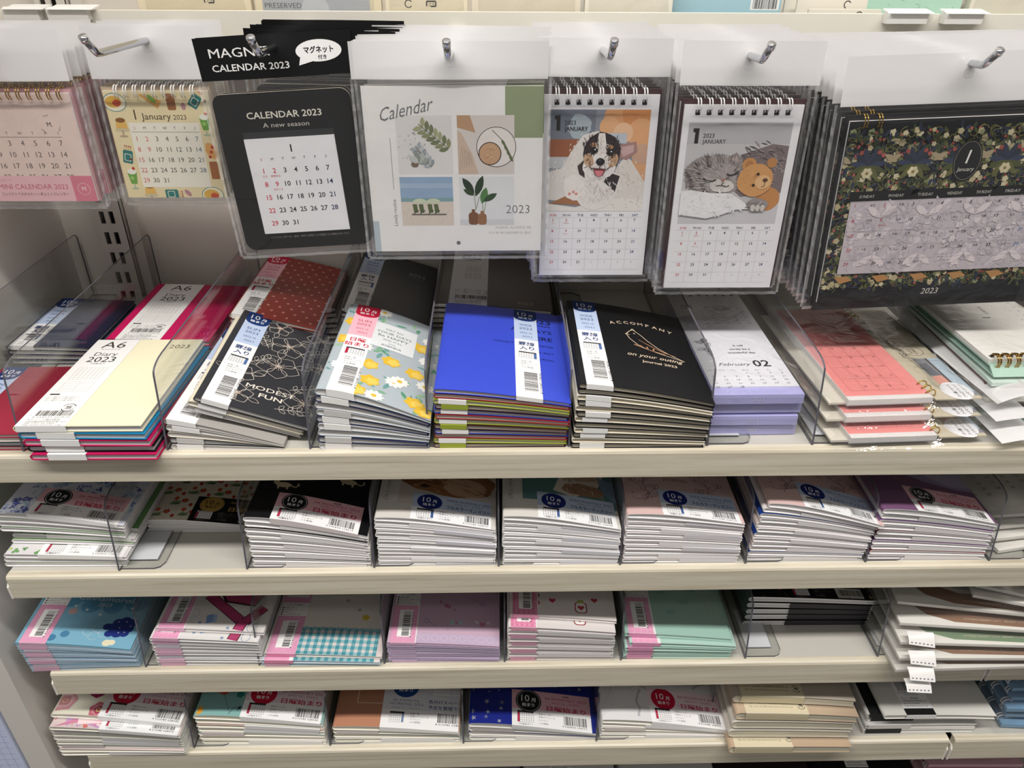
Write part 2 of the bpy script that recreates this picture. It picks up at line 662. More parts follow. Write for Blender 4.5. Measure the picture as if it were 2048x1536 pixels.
def monthly_label(fmt, style, w=74.0, h=35.0, digits=DIGITS, seed=1):
    # style: black / crimson / blue / gold
    disc, tint, txt, low = {'black': ('#16181a', '#eeb9c2', '#c0304e', '#f3f0f0'), 'crimson': ('#c3163c', '#efd9e0', '#c0304e', '#f5f3f3'),
                            'blue': ('#15266e', '#bac8de', '#22406e', '#eeeef0'), 'gold': ('#c9a455', '#141316', '#cfa85c', '#141316')}[style]
    a = Art()
    a.rect(0, 0, w, h * 0.47, low)
    a.rect(0, h * 0.47, w, h, tint)
    a.up()
    cx, cy, r = w * 0.21, h * 0.70, h * 0.285
    if style == 'blue' :
        a.blob(cx, cy, r * 1.12, r, disc, n=26, j=0.012, seed=4)
    else:
        a.disc(cx, cy, r * 1.12, disc, n=28)
    a.up()
    if style in ('black', 'gold'):
        a.ring(cx, cy, r * 1.0, 0.35, '#f2f0ee' if style == 'black' else '#6b5320')
    cap10(a, cx - r * 0.1, cy - r * 0.06, r * 0.92, '#ffffff' if style != 'gold' else '#2a2013')
    x = w * 0.69
    if style == 'black':
        a.text('amifa', x, h * 0.90, 3.4, '#43302f', bold=0.02)
    if style == 'blue':
        a.text('WIDE MONTHLY 2023', x, h * 0.80, 4.2, txt, fit=w * 0.55)
        a.text('2022.10 - 2024.3', x, h * 0.70, 3.2, txt, fit=w * 0.34)
        a.text('フルカラーマンスリー', x, h * 0.53, 5.0, '#1c2d5a', fit=w * 0.54, bold=0.02)
    else:
        a.text(fmt + ' MONTHLY 2023', x, h * 0.79, 4.2, txt, fit=w * 0.53)
        a.text('2022.10 - 2024.3', x, h * 0.69, 3.3, txt, fit=w * 0.36)
        a.text('日曜始まり', x, h * 0.49, 6.4, txt, fit=w * 0.50, bold=0.02)
    minical(a, w * 0.07, h * 0.10, w * 0.2, h * 0.3, '#c0304e' if style != 'blue' else '#3d5fa0', left=style != 'blue', hdr='#2a2a2e' if style != 'gold' else '#bdb8ae')
    tc = INK if style != 'gold' else '#8d8880'
    for k, t in enumerate(('年間カレンダー', '年間スケジュール', 'マンスリー', 'メモ(罫線)')):
        a.text('・' + t, w * 0.32, h * (0.34 - 0.085 * k), 2.2, tc, al='l')
    a.text('<日曜始まり>' if style != 'blue' else '<月曜はじまり>', w * 0.17, h * 0.03, 2.1, tc, fit=w * 0.18)
    if style == 'gold':
        a.rect(w * 0.62, h * 0.05, w * 0.95, h * 0.42, '#e9e6e0')
        a.up()
        a.text('amifa', x, h * 0.88, 3.2, '#cfa85c', bold=0.02)
    a.barcode(w * 0.65, h * 0.13, w * 0.29, h * 0.24, digits, seed=seed, size=2.7)
    return a

def contents_strip(w, L, pat='plain'):
    a = Art()
    a.rect(0, 0, w, L, '#eba6c6')
    a.up()
    R = random.Random(3)
    if pat == 'check':
        for k in range(5):
            a.rect(w * k / 5, 0, w * k / 5 + w / 10, L, '#e07fa4')
        for k in range(int(L / 4)):
            a.rect(0, 4 * k, w, 4 * k + 2, '#e691b1')
    elif pat == 'grid':
        a.grid(0, 0, w, L, 4, int(L / 5), 0.5, '#f3c4d6')
    else:
        for k in range(60):
            a.disc(R.uniform(1, w - 1), R.uniform(1, L - 1), 0.5, '#f5cfe0', n=6)
    a.up()
    a.rect(0, 47, w, 65, '#f7f3f0')
    a.rect(w * 0.24, 7, w * 0.80, 41, '#fbf8f6')
    a.rect(2, 72, w - 2, 88, '#f6eef2')
    a.up()
    a.grid(2, 72, w - 2, 16, 7, 4, 0.2, '#b98fa4')
    a.text('~ページ内容~', w / 2, 61, 2.5, INK, fit=w * 0.62)
    for k, t in enumerate(('年間一覧', 'マンスリーダイアリー', 'メモページ', 'パーソナルデータ')):
        a.text('●' + t, 1.5, 57 - 2.9 * k, 2.3, INK, al='l')
    b = Art()
    b.barcode(0, 0, 31, 7.2, '4 904555 036317', seed=12, size=2.6)
    a.put(b, w * 0.72, 8.5, rot=90)
    a.text('PP カバー', w * 0.93, 10, 1.6, GREY, rot=90, al='l')
    return a

def family_band(w=70.0, L=52.0):
    a = Art()
    a.rect(0, 0, w, L, '#e0d2b4')
    a.up()
    a.rect(4, 18, 38, 37, '#f1eeea')
    a.up()
    a.text('2023ダイアリー', 3, 40, 4.0, '#8a7343', al='l', bold=0.015)
    a.text('ファミリータイプ', 34, 40, 4.6, '#4a3a1c', al='l', bold=0.025, fit=34)
    a.barcode(7, 23, 28, 13, None, seed=21)
    a.text('4 934939 067608', 21, 20, 3.2, INK, fit=30)
    a.text('MADE IN VIETNAM', 21, 18.2, 1.8, INK)
    a.text('品番 YM-21H', 54, 24, 2.2, INK)
    a.text('サンノート株式会社 大阪府富田林市若松町東1-4-27', 5, 11, 2.6, INK, al='l', fit=48)
    a.text('TEL 0721-25-0435 http://www.sunnote.co.jp', 5, 7, 2.4, INK, al='l', fit=46)
    a.ring(60, 10, 4.2, 0.6, INK, a0=20, a1=160)
    a.ring(60, 10, 4.2, 0.6, INK, a0=200, a1=340)
    a.text('紙', 60, 8.4, 4.4, INK, bold=0.03)
    return a

def sun_label(w=32.0, L=58.0):
    a = Art()
    a.rect(0, 8, w, L, '#f0efee')
    a.rect(0, 0, w, 8, '#111114')
    a.up()
    a.ring(w * 0.55, 51, 4.6, 0.7, INK, a0=20, a1=160)
    a.ring(w * 0.55, 51, 4.6, 0.7, INK, a0=200, a1=340)
    a.text('紙', w * 0.55, 49.3, 4.6, INK, bold=0.03)
    a.text('品番', 3, 52, 2, INK, al='l')
    a.text('XL-YM 48ページ', 3, 49, 2, INK, al='l')
    a.barcode(4, 30, 25, 13, None, seed=31)
    a.text('4 934939 067561', w / 2, 26.8, 3.0, INK, fit=27)
    a.text('MADE IN VIETNAM', w / 2, 24.6, 1.8, INK)
    a.text('サンノート株式会社', 3, 19.4, 3.0, INK, al='l', fit=19)
    a.text('大阪府富田林市若松町東1-4-27', 3, 16.4, 2.3, INK, al='l', fit=27)
    a.text('TEL 0721-25-0435', 3, 13.4, 2.4, INK, al='l', fit=17)
    a.text('http://www.sunnote.co.jp', 3, 10.4, 2.4, INK, al='l', fit=25)
    return a

def family_label(w=94.0, L=62.0):
    a = Art()
    a.rect(0, 0, w, L, '#e2e3e8')
    a.rect(0, 0, w, 22, '#f1f0ef')
    a.up()
    a.disc(23, 52, 14.5, '#1e4a8c', n=28)
    a.rect(52, 42, w, L, '#f1f1f1')
    a.up()
    cap10(a, 22, 52, 13)
    a.grid(52, 42, 42, 20, 2, 5, 0.35, '#9fb0b4')
    c = '#2b4270'
    a.text('B6 FAMILY&', 25, 32.5, 4.2, '#7f86a0', fit=28)
    a.text('WORKING 2023', 25, 27.8, 4.4, '#6c7390', fit=36)
    a.text('2022.10 - 2024.3', 25, 23.5, 3.2, '#7f86a0', fit=30)
    a.text('色分けスペースで', 70, 32, 5.2, c, fit=42, bold=0.012)
    a.text('予定を管理できる', 70, 25, 5.2, c, fit=42, bold=0.012)
    minical(a, 9, 7, 15, 12, '#7f95bd', left=False)
    for k, t in enumerate(('年間一覧', '年間スケジュール', 'マンスリー', 'メモ(罫線)')):
        a.text('・' + t, 29, 17 - 3.4 * k, 2.5, INK, al='l')
    a.barcode(60, 9, 28, 11, '4 510085 628038', seed=41, size=3.2)
    return a

# ------------------------------------------------------------------ cover pictures (mm, origin at the front spine corner)
def cover_flowers_line(W, L):
    a = Art()
    c = '#d9d0c4'
    spots = [(52, 112, 17, 10), (50, 74, 18, 60), (22, 48, 13, 200), (82, 30, 17, 120), (80, 140, 15, 40), (86, 90, 9, 0), (38, 140, 11, 90), (28, 20, 12, 20)]
    for x, y, r, ro in spots:
        for k in range(5):
            t = ro + 72 * k
            a.leafline(x + 1.5 * math.cos(math.radians(t)), y + 1.5 * math.sin(math.radians(t)), r, r * 0.95, t, c, 0.4)
            if k % 2 == 0:
                a.leafline(x + r * 0.8 * math.cos(math.radians(t + 36)), y + r * 0.8 * math.sin(math.radians(t + 36)), r * 0.9, r * 0.42, t + 30, c, 0.35)
        for k in range(14):
            t = math.radians(k * 25.7)
            q = r * (0.16 + 0.1 * (k % 3))
            a.line([(x, y), (x + q * math.cos(t), y + q * math.sin(t))], 0.3, c)
            a.disc(x + q * math.cos(t), y + q * math.sin(t), 0.55, '#c9a795', n=6)
    for x0, y0, x1, y1 in ((24, 66, 42, 84), (66, 44, 92, 60), (60, 12, 88, 20), (36, 100, 24, 124), (70, 108, 90, 122)):
        a.line([(x0, y0), (x1, y1)], 0.4, c)
        for k in range(4):
            t = (k + 0.5) / 4
            d = math.degrees(math.atan2(y1 - y0, x1 - x0))
            for sg in (-50, 50):
                a.leafline(x0 + (x1 - x0) * t, y0 + (y1 - y0) * t, 7, 3.4, d + sg, c, 0.35)
    a.up(2)
    a.text('MODEST', 52, 32, 8.5, '#e9dfd2', bold=0.016, fit=40)
    a.text('FUN', 54, 22, 8.5, '#e9dfd2', bold=0.016, fit=19)
    return a

def cover_dots(W, L):
    a = Art()
    for j in range(16):
        for i in range(9):
            x = 8 + i * 11 + (5.5 if j % 2 else 0)
            a.disc(x, 8 + j * 10, 1.5, '#d08a78', ry=1.7, n=8)
    return a

def cover_blossom(W, L):
    a = Art()
    R = random.Random(11)
    for k in range(30):
        x, y = R.uniform(2, W - 2), R.uniform(4, L - 4)
        for q in range(3):
            a.leaf(x + R.uniform(-5, 5), y + R.uniform(-5, 5), R.uniform(6, 12), R.uniform(2, 4), R.uniform(0, 360), R.choice(('#7fae8c', '#5f9a7c', '#9cbf9b', '#6f9f9c')))
    a.up()
    for x, y in ((50, 64), (70, 58), (38, 26), (74, 15), (82, 7), (60, 110), (72, 104), (10, 118), (34, 50), (8, 84), (30, 8)):
        a.flower(x, y, 8.5, '#e8bd3d', n=6, c2='#d99a2a', rot=x, w=0.8)
        a.flower(x + 2, y - 1, 5.5, '#f0cf62', n=6, rot=x + 30, w=0.8)
    a.up()
    for x, y in ((26, 76), (78, 84), (56, 34), (60, 38), (20, 60), (12, 40), (80, 44), (44, 6), (16, 140), (34, 146), (78, 120)):
        a.flower(x, y, 8, '#f3f2ec', n=10, c2='#e3c04a', rot=y, w=0.5)
    a.up(2)
    a.rect(27, 82, 66, 126, '#e6e9ea')
    a.up()
    c = '#4d555c'
    a.text('MAY ALL', 47, 115, 4, c)
    a.text('YOUR DAYS', 47, 108, 5.4, c, fit=30)
    a.text('Be HAPPY', 47, 101.5, 5.4, c, fit=26)
    a.text('AND FULL', 47, 96, 3.6, c)
    a.text('2023', 47, 91, 3, c)
    a.text('AGENDA', 47, 86, 4.2, c, bold=0.01)
    return a

def cover_blue(W, L):
    a = Art()
    c = '#14204f'
    a.text('2023', W - 9, L - 24, 12, c, al='r', bold=0.02)
    a.rect(W - 40, L - 29, W - 9, L - 27.6, c)
    a.text('ALWAYS', W - 9, L - 43, 9.5, c, al='r', bold=0.02)
    a.text('THERE', W - 9, L - 57, 9.5, c, al='r', bold=0.02)
    for k, t in enumerate(('COLLECT YOUR FAVORITES', 'BE YOUR ALLY', 'MEMO JOURNAL')):
        a.text(t, W - 9, L - 69 - 12 * k, 4.2, c, al='r', bold=0.015)
    return a

def cover_bird(W, L):
    a = Art()
    c, d = '#d6c2a8', '#c08f6c'
    for k, ch in enumerate('ACCOMPANY'):
        t = (k - 4) / 4
        a.text(ch, 66 + t * 26, 118 - 5.5 * t * t, 7, c, bold=0.012, rot=-14 * t)
    pts = [(52, 100), (50, 96), (52, 88), (58, 78), (66, 72), (76, 68), (90, 64), (96, 62), (84, 70), (76, 77), (68, 88), (64, 96), (60, 102), (57, 106), (54, 103), (52, 100)]
    a.line(pts, 0.7, c)
    a.line([(55, 104), (57, 108), (59, 104)], 0.6, c)
    a.disc(57.5, 99, 0.9, c, n=8)
    a.line([(52, 98), (49, 96), (53, 95)], 0.6, c)
    for k in range(4):
        a.line([(60 + k * 3, 88 - k * 3), (68 + k * 4, 80 - k * 3), (80 + k * 3, 71 - k)], 0.45, d)
    a.line([(55, 77), (68, 71), (80, 68)], 0.9, d)
    for k in range(4):
        a.leaf(58 + k * 4, 76 - k * 1.6, 4.5, 1.5, 160 - 30 * k, d)
    a.text('on your outing', 70, 57, 7.5, c, shear=0.35, fit=48, bold=0.008)
    a.text('Journal 2023', 72, 48, 5.2, c, bold=0.016, fit=30)
    return a

def cover_plain_year(W, L, col, y=None, x=None, size=8):
    a = Art()
    a.text('2023', x or W - 8, y or 20, size, col, al='r', bold=0.008)
    return a

def cover_cream_year(W, L):
    a = Art()
    a.text('2023', W - 8, L - 17, 9.5, '#4b4338', al='r')
    return a

def cover_black_year(W, L):
    a = Art()
    a.text('2023', W - 11, L - 40, 9, '#9a9a9a', al='r')
    a.text('JOURNAL', W - 11, L - 46, 3.6, '#7d7d7d', al='r')
    return a

def flower_field(W, L, spec, n, seed, ymax=70):
    a = Art()
    R = random.Random(seed)
    for k in range(n):
        x, y = R.uniform(2, W - 2), R.uniform(2, ymax)
        spec(a, R, x, y)
    return a

def cover_bluebells(W, L):
    def sp(a, R, x, y):
        a.flower(x, y, R.uniform(2.2, 4.6), R.choice(('#5a64ac', '#7f8bc8', '#a3b3da', '#4b559c')), n=R.choice((2, 3, 4)), rot=R.uniform(0, 360), w=0.6)
        a.leaf(x + 3, y - 4, 8, 3, R.uniform(0, 360), R.choice(('#b9c8d8', '#9db7c9')))
    return flower_field(W, L, sp, 110, 5)

def cover_leaves(W, L):
    def sp(a, R, x, y):
        a.flower(x, y, R.uniform(2.6, 4.6), R.choice(('#6f9f62', '#8fb97c', '#b2c46c', '#5f9058')), n=R.choice((3, 4)), rot=R.uniform(0, 360), w=0.9)
    return flower_field(W, L, sp, 90, 6)

def cover_strawberry(W, L):
    a = Art()
    R = random.Random(4)
    for j in range(6):
        for i in range(5):
            x, y = 8 + i * 24 + (12 if j % 2 else 0), 6 + j * 16
            for k in range(7):
                a.leaf(x, y, R.uniform(5, 8), 1.4, 20 + k * 24, '#6d8656')
            a.line([(x, y), (x + 6, y + 8)], 0.5, '#5d7a45')
    a.up()
    for j in range(6):
        for i in range(5):
            x, y = 16 + i * 24 + (12 if j % 2 else 0), 12 + j * 16
            a.flower(x, y, 3.4, '#b8412c', n=5, c2='#d8853c', rot=R.uniform(0, 90))
            a.disc(x - 9, y + 3, 2.2, '#c8552e', ry=2.6, n=10)
            a.disc(x + 7, y - 6, 1.8, '#b4372c', ry=2.4, n=10)
            a.flower(x - 4, y + 8, 3, '#efe4d2', n=5, c2='#d8853c')
    a.up()
    a.text('2023', 62, 68, 9, '#5a5238')
    return a

def cover_cats(W, L):
    a = Art()
    for x, y, s in ((24, 46, 1), (78, 66, 1.1), (30, 84, 1)):
        c = '#d8cba8'
        a.disc(x, y, 7 * s, c, ry=3.6 * s)
        a.disc(x - 7 * s, y + 3 * s, 2.8 * s, c)
        a.poly([(x - 9.5 * s, y + 4 * s), (x - 8.8 * s, y + 7.5 * s), (x - 7 * s, y + 5.5 * s)], c)
        a.poly([(x - 7 * s, y + 5.5 * s), (x - 5.2 * s, y + 7.5 * s), (x - 4.6 * s, y + 4 * s)], c)
        a.line([(x + 6 * s, y), (x + 10 * s, y - 2 * s), (x + 13 * s, y + 1 * s), (x + 12 * s, y + 4 * s)], 1.3, c)
        a.rect(x - 5 * s, y - 6 * s, x - 3.4 * s, y - 2 * s, c)
        a.rect(x + 3 * s, y - 6 * s, x + 4.6 * s, y - 2 * s, c)
    R = random.Random(2)
    for k in range(20):
        a.disc(R.uniform(5, W - 5), R.uniform(40, 100), 0.35, '#a79d80', n=6)
    return a

def cover_pet(W, L, dog):
    a = Art()
    R = random.Random(7)
    a.text('On a rainy day', 9, 24, 6, '#4a4642', rot=90, al='l', shear=0.4, bold=-0.01, fit=40)
    if dog:
        a.rect(18, 20, W, 120, '#cfc6bc')
        a.up()
        for k in range(9):
            a.rect(18, 27 + 3 * k, W, 28 + 3 * k, '#b9aea4')
        a.up()
        a.blob(62, 58, 44, 22, '#9a6a45', seed=3)
        a.up()
        a.blob(76, 50, 20, 13, '#c9a487', seed=5)
        a.blob(36, 56, 18, 12, '#7d5234', seed=6)
        a.up()
        for k in range(60):
            x, y = R.uniform(24, 96), R.uniform(40, 72)
            a.leaf(x, y, R.uniform(6, 12), 1.0, R.uniform(-40, 30), R.choice(('#b58560', '#8a5c3a', '#d0a886', '#a87650')))
        a.disc(40, 46, 4, '#3b2a22', ry=2.2)
    else:
        a.rect(18, 24, W, 120, '#5c8482')
        a.up()
        a.poly([(46, 40), (52, 58), (50, 120), (100, 120), (94, 64), (84, 44), (64, 34)], '#e2d9ce')
        a.up()
        a.blob(74, 46, 20, 9, '#a9866a', seed=9)
        a.blob(70, 66, 18, 8, '#c7b29c', seed=10)
        a.poly([(88, 70), (W, 64), (W, 34), (94, 44)], '#7f9bb4')
        a.up()
        for k in range(70):
            x, y = R.uniform(56, 94), R.uniform(38, 76)
            a.leaf(x, y, R.uniform(4, 9), 0.8, R.uniform(200, 340), R.choice(('#8f6f55', '#c0a386', '#e9e0d4', '#b8977a')))
    return a

def cover_journal(W, L):
    a = Art()
    c = '#7a6468'
    for s in (1, -1):
        bx = 18 if s > 0 else 84
        a.line([(bx, 26), (bx + 6 * s, 36), (bx + 2 * s, 52), (bx + 8 * s, 70)], 0.5, c)
        for k in range(8):
            y = 30 + 5.4 * k
            a.leafline(bx + 3 * s, y, 6, 2.8, 90 - s * (50 if k % 2 else -40), c, 0.4)
        for x, y in ((bx - 8 * s, 56), (bx + 12 * s, 44), (bx + 13 * s, 62)):
            a.leafline(x, y, 7, 5, 60, c, 0.45)
            a.leafline(x, y, 7, 5, 110, c, 0.45)
            a.line([(x, y), (bx + 2 * s, y - 9)], 0.4, c)
    for k in range(5):
        a.leafline(22 + k * 3.6, 31 + k * 1.2, 5, 2.4, 100, c, 0.4)
    a.line([(8, 33), (12, 29), (20, 30), (40, 37)], 0.5, c)
    a.disc(9, 38, 0.8, c, n=8)
    a.text('FRIENDLY READY', 52, 80, 4, '#9a7a5c', fit=30)
    a.line([(30, 76), (76, 76)], 0.4, c)
    a.text('2023', 51, 66, 5.6, '#9a7a5c', fit=14, bold=0.01)
    a.text('JOURNAL', 52, 58, 5.6, '#9a7a5c', fit=24, bold=0.01)
    b = Art()
    b.put(a, 0, -9)
    return b

def cover_lilac_wave(W, L):
    a = Art()
    a.poly([(30, 60), (60, 46), (90, 42), (W, 44), (W, 120), (20, 120)], '#a695bd')
    a.up()
    a.poly([(64, 56), (84, 46), (W, 48), (W, 76), (70, 78)], '#c0b4d2')
    return a

def cover_cloud(W, L):
    a = Art()
    for x, y, r in ((30, 54, 9), (50, 48, 9), (70, 49, 9), (90, 54, 9)):
        a.disc(x, y, r, '#5f9cbd')
    a.up()
    a.rect(0, 53, W, L, '#5f9cbd')
    a.up()
    for x, y in ((36, 47), (48, 43), (88, 49), (62, 38)):
        a.star(x, y, 2.2, '#dfe6e4')
    a.text('Cinnamoroll', 62, 55.5, 9, '#e8eef2', shear=0.15, fit=54)
    a.text('2023', 62, 48.5, 6.5, '#e8eef2', shear=0.1)
    for x, y in ((36, 40), (30, 7), (40, 12)):
        a.disc(x, y, 4, '#c9a7a4' if y > 20 else '#4f86ad', n=12)
    for x, y, r in ((60, 18, 6), (68, 22, 6), (74, 16, 5), (66, 12, 5)):
        a.ring(x, y, r, 0.4, '#c3d4dd', a0=40, a1=320)
    a.up()
    for x, y, r in ((82, 30, 5), (88, 33, 5), (94, 31, 5), (79, 24, 5), (86, 24, 6), (93, 24, 5), (85, 17, 5), (91, 18, 4.5), (74, 24, 4), (78, 16, 4)):
        a.disc(x, y, r, '#25347c', n=14)
    a.up()
    for x, y in ((82, 31), (89, 32), (94, 27), (85, 24), (86, 18), (91, 19)):
        a.disc(x, y, 0.7, '#cfd6ea', n=6)
    a.disc(80, 5, 4, '#efe6c8', n=10)
    a.disc(84, 6, 3.4, '#efe6c8', n=10)
    return a

def cover_chair(W, L):
    a = Art()
    k, p = '#3a1520', '#b5436f'
    def seg(x0, y0, x1, y1, w0):
        w = w0 * 1.5
        a.line([(x0, y0), (x1, y1)], w + 1.6, k)
        a.up()
        a.line([(x0, y0), (x1, y1)], w, p)
        a.up()
    a.poly([(44, 62), (56, 44), (86, 40), (98, 70), (98, 110), (60, 110)], k)
    a.up()
    a.poly([(47, 62), (57.5, 46), (85, 42), (96, 70), (96, 108), (62, 108)], '#c04a78')
    a.up()
    seg(38, 52, 82, 18, 6)
    seg(80, 20, 78, 10, 6)
    seg(96, 40, 82, 20, 6)
    for x, y in ((40, 17), (68, 12)):
        a.star(x, y, 2.2, '#7b93bd')
    a.poly([(44, 26), (50, 28), (52, 18), (46, 16)], '#7fa2cf')
    a.poly([(50, 28), (54, 27), (55, 18), (52, 18)], '#a9c0df')
    a.ring(30, 28, 6, 1.2, '#cfd4dd')
    a.ring(90, 14, 4, 0.5, '#8fa3c4', ry=5)
    b = Art()
    b.put(a, 0, -9)
    return b

def cover_gingham(W, L):
    a = Art()
    a.rect(24, 0, W, 32, '#e8d9d6')
    a.up()
    for k in range(12):
        a.rect(24 + 7.4 * k, 0, 24 + 7.4 * k + 3.7, 32, '#86b7c0')
    a.up()
    for k in range(5):
        for q in range(23):
            x = 24 + 3.7 * q
            a.rect(x, 3.7 + 7.4 * k - 3.7, min(x + 3.7, W), 7.4 * k + 3.7, '#4f97a6' if q % 2 == 0 else '#93c0c6')
    a.up()
    for k in range(11):
        a.disc(27 + 8 * k, 32, 3.4, '#8fbcc4', ry=2, n=10)
    a.up()
    a.flower(92, 48, 4.4, '#e2c64e', n=5)
    a.disc(84, 58, 2.2, '#bfb4ae', n=10)
    a.disc(100, 86, 2.2, '#bfb4ae', n=10)
    a.disc(70, 70, 2.2, '#bfb4ae', n=10)
    return a

def cover_lilac(W, L):
    a = Art()
    c = '#a48fb4'
    a.rect(24, 0, W, 12, '#cdb7d0')
    a.up()
    for k in range(9):
        a.ring(28 + 9 * k, 7, 3.4, 0.4, '#e2d3e4')
    for x, y, r in ((36, 28, 20), (92, 52, 200)):
        q = math.radians(r)
        a.ring(x, y, 2.4, 0.7, c)
        a.line([(x + 2.4 * math.cos(q - 0.9), y + 2.4 * math.sin(q - 0.9)), (x + 12 * math.cos(q - 0.9), y + 12 * math.sin(q - 0.9))], 0.8, c)
    a.disc(56, 48, 4, '#c07f9a', ry=2.6, rot=-35)
    a.poly([(51, 51), (47, 53), (49, 56)], '#c07f9a')
    a.poly([(61, 45), (65, 44), (63, 41)], '#c07f9a')
    a.poly([(66, 27), (60, 31), (60, 23)], '#b6cfd0')
    a.poly([(66, 27), (72, 31), (72, 23)], '#b6cfd0')
    a.disc(66, 27, 1.6, '#c989a8', n=10)
    a.heart(92, 26, 3.4, '#c97f9f')
    a.leaf(95, 27, 6, 2.6, 30, '#e9e0ea')
    a.leaf(89, 27, 6, 2.6, 150, '#e9e0ea')
    for x, y in ((50, 60), (70, 38), (46, 40), (80, 34), (100, 40), (58, 18)):
        a.disc(x, y, 0.9, '#b79ab8', n=6)
    return a

def cover_hearts(W, L):
    a = Art()
    for x, y in ((42, 34), (84, 38)):
        a.heart(x, y, 3.4, '#c4434e')
    a.disc(27, 40, 2.6, '#a33038', ry=3)
    a.disc(27, 30, 2.6, '#a33038', ry=3)
    for x, y in ((70, 28),):
        a.rrect(x - 6, y - 8, x + 6, y + 6, 3.5, '#9a3038')
        a.up()
        a.rrect(x - 5, y - 7, x + 5, y + 5, 3, '#f4eeea')
        a.up()
        a.heart(x, y - 1, 3.4, '#c4434e')
        a.rect(x - 3, y + 5, x + 3, y + 9, '#b6bf5c')
    a.up()
    a.rrect(30, 54, 72, 78, 5, '#8c2028')
    a.up()
    a.rrect(31.5, 55.5, 70.5, 78, 4, '#f2ece8')
    a.up()
    a.rect(40, 55.5, 62, 78, '#c0392f')
    a.disc(92, 62, 5, '#b6bf5c', ry=2)
    b = Art()
    b.put(a, 0, -14)
    return b

def cover_mint(W, L):
    a = Art()
    a.rect(28, 14, W, L, '#a9c9bd')
    a.up()
    a.grid(86, 26, 20, 60, 3, 9, 0.35, '#d3d8b8')
    for x, y in ((50, 30), (66, 44), (44, 56), (76, 62)):
        a.disc(x, y, 5, '#93bdb4', ry=3)
    return a

def cover_gold_floral(W, L):
    a = Art()
    R = random.Random(8)
    for k in range(120):
        a.leaf(R.uniform(2, W), R.uniform(2, 40), R.uniform(2, 5), 1.3, R.uniform(0, 360), R.choice(('#a8843a', '#6b5a2e', '#c29a4a', '#3f4a36')))
    for k in range(8):
        a.flower(R.uniform(6, W), R.uniform(6, 40), 3, '#b86f2e', n=5)
    return a

def cover_camellia(W, L):
    a = Art()
    a.up()
    for x, y, r, cs in ((36, 38, 18, ('#9c2456', '#b23a6a', '#7f1c46')), (8, 16, 13, ('#d79aa2', '#e2b3b6', '#c98891')), (46, 7, 10, ('#c76a7c', '#d88a96', '#a8465c'))):
        for q in range(3):
            a.flower(x, y, r * (1 - 0.25 * q), cs[q], n=6 - q, rot=20 * q + x, w=1.05)
            a.up()
        for k in range(8):
            t = math.radians(45 * k)
            a.disc(x + r * 0.2 * math.cos(t), y + r * 0.2 * math.sin(t), 0.7, '#e5cf8a', n=6)
    a.leaf(70, 64, 24, 10, -40, '#cfc6a0')
    a.leaf(6, 50, 20, 8, 60, '#d3cfb6')
    return a

def cover_roses(W, L):
    a = Art()
    R = random.Random(15)
    for k in range(40):
        a.poly([(R.uniform(0, 60), R.uniform(0, 40)) for _ in range(3)], R.choice(('#e7a7bb', '#f0c3cd', '#d98aa8', '#c9a0cf', '#f3d9dc', '#d3776f')))
    return a

def cover_poppy(W, L):
    a = Art()
    for x, y in ((20, 27), (34, 58)):
        for k in range(4):
            a.leaf(x, y, 11, 8, 20 + 35 * k, ('#c9563c', '#d8704c', '#b8452f', '#dd8763')[k])
        a.line([(x + 4, y), (x + 9, y - 9), (x + 16, y - 22)], 0.4, '#3d5a52')
    a.flower(42, 26, 4.5, '#2f7f78', n=5)
    a.flower(44, 70, 5, '#2f7f78', n=5)
    a.line([(36, 2), (39, 9), (45, 11), (44, 6)], 0.5, '#26364a')
    a.leaf(44, 8, 5, 3, 60, '#26364a')
    a.disc(4, 6, 5, '#e0a23c')
    return a

def cover_copper(W, L):
    a = Art()
    a.rect(22, 28, 23, 110, '#e3c3ae')
    a.rect(22, 28, 100, 29, '#e3c3ae')
    return a

def cover_stars(W, L):
    a = Art()
    R = random.Random(19)
    for j in range(7):
        for i in range(9):
            a.star(4 + i * 15 + R.uniform(-3, 3), 5 + j * 12 + R.uniform(-3, 3), R.choice((1.4, 2.6, 3.4)), R.choice(('#8d8f9c', '#a3a4ae', '#6f7390')), rot=R.uniform(0, 70))
    return a

def cover_marble(W, L):
    a = Art()
    R = random.Random(23)
    for k in range(26):
        x, y = R.uniform(0, W), R.uniform(0, 70)
        d = R.uniform(0.3, 1.4)
        p = [(x, y)]
        for q in range(9):
            d += R.uniform(-0.5, 0.5)
            p.append((p[-1][0] + 4 * math.cos(d), p[-1][1] + 4 * math.sin(d)))
        a.line(p, R.choice((0.5, 0.9, 1.6, 2.6)), R.choice(('#c9c8cb', '#d6d5d7', '#bcbbc0', '#dedddd')))
    return a
# ------------------------------------------------------------------ the fixture: walls, floor, shelves, posts
ZS = {1: 935.0, 2: 803.5, 3: 675.0, 4: 545.5, 5: 411.0}
ZB = {1: 908.5, 2: 777.7, 3: 644.5, 4: 512.9, 5: 382.0}

MB().box(-470, 1400, 815, 835, 0, 2200, '#d9d3ca').build('wall_back', ENAMEL)['kind'] = 'structure'
b = MB()
b.box(-495, -469, 498, 835, 0, 2200, '#dcd8d1')
b.build('wall_left', ENAMEL)['kind'] = 'structure'

fl = MB()
for i in range(-6, 8):
    for j in range(-6, 6):
        fl.box(i * 300 + 1.5, i * 300 + 298.5, j * 300 + 1.5, j * 300 + 298.5, -8, 0, '#5f5b57')
fl.box(-1800, 2400, -1800, 1800, -12, -3, '#4a4744')
fl.build('floor', CARD)['kind'] = 'structure'

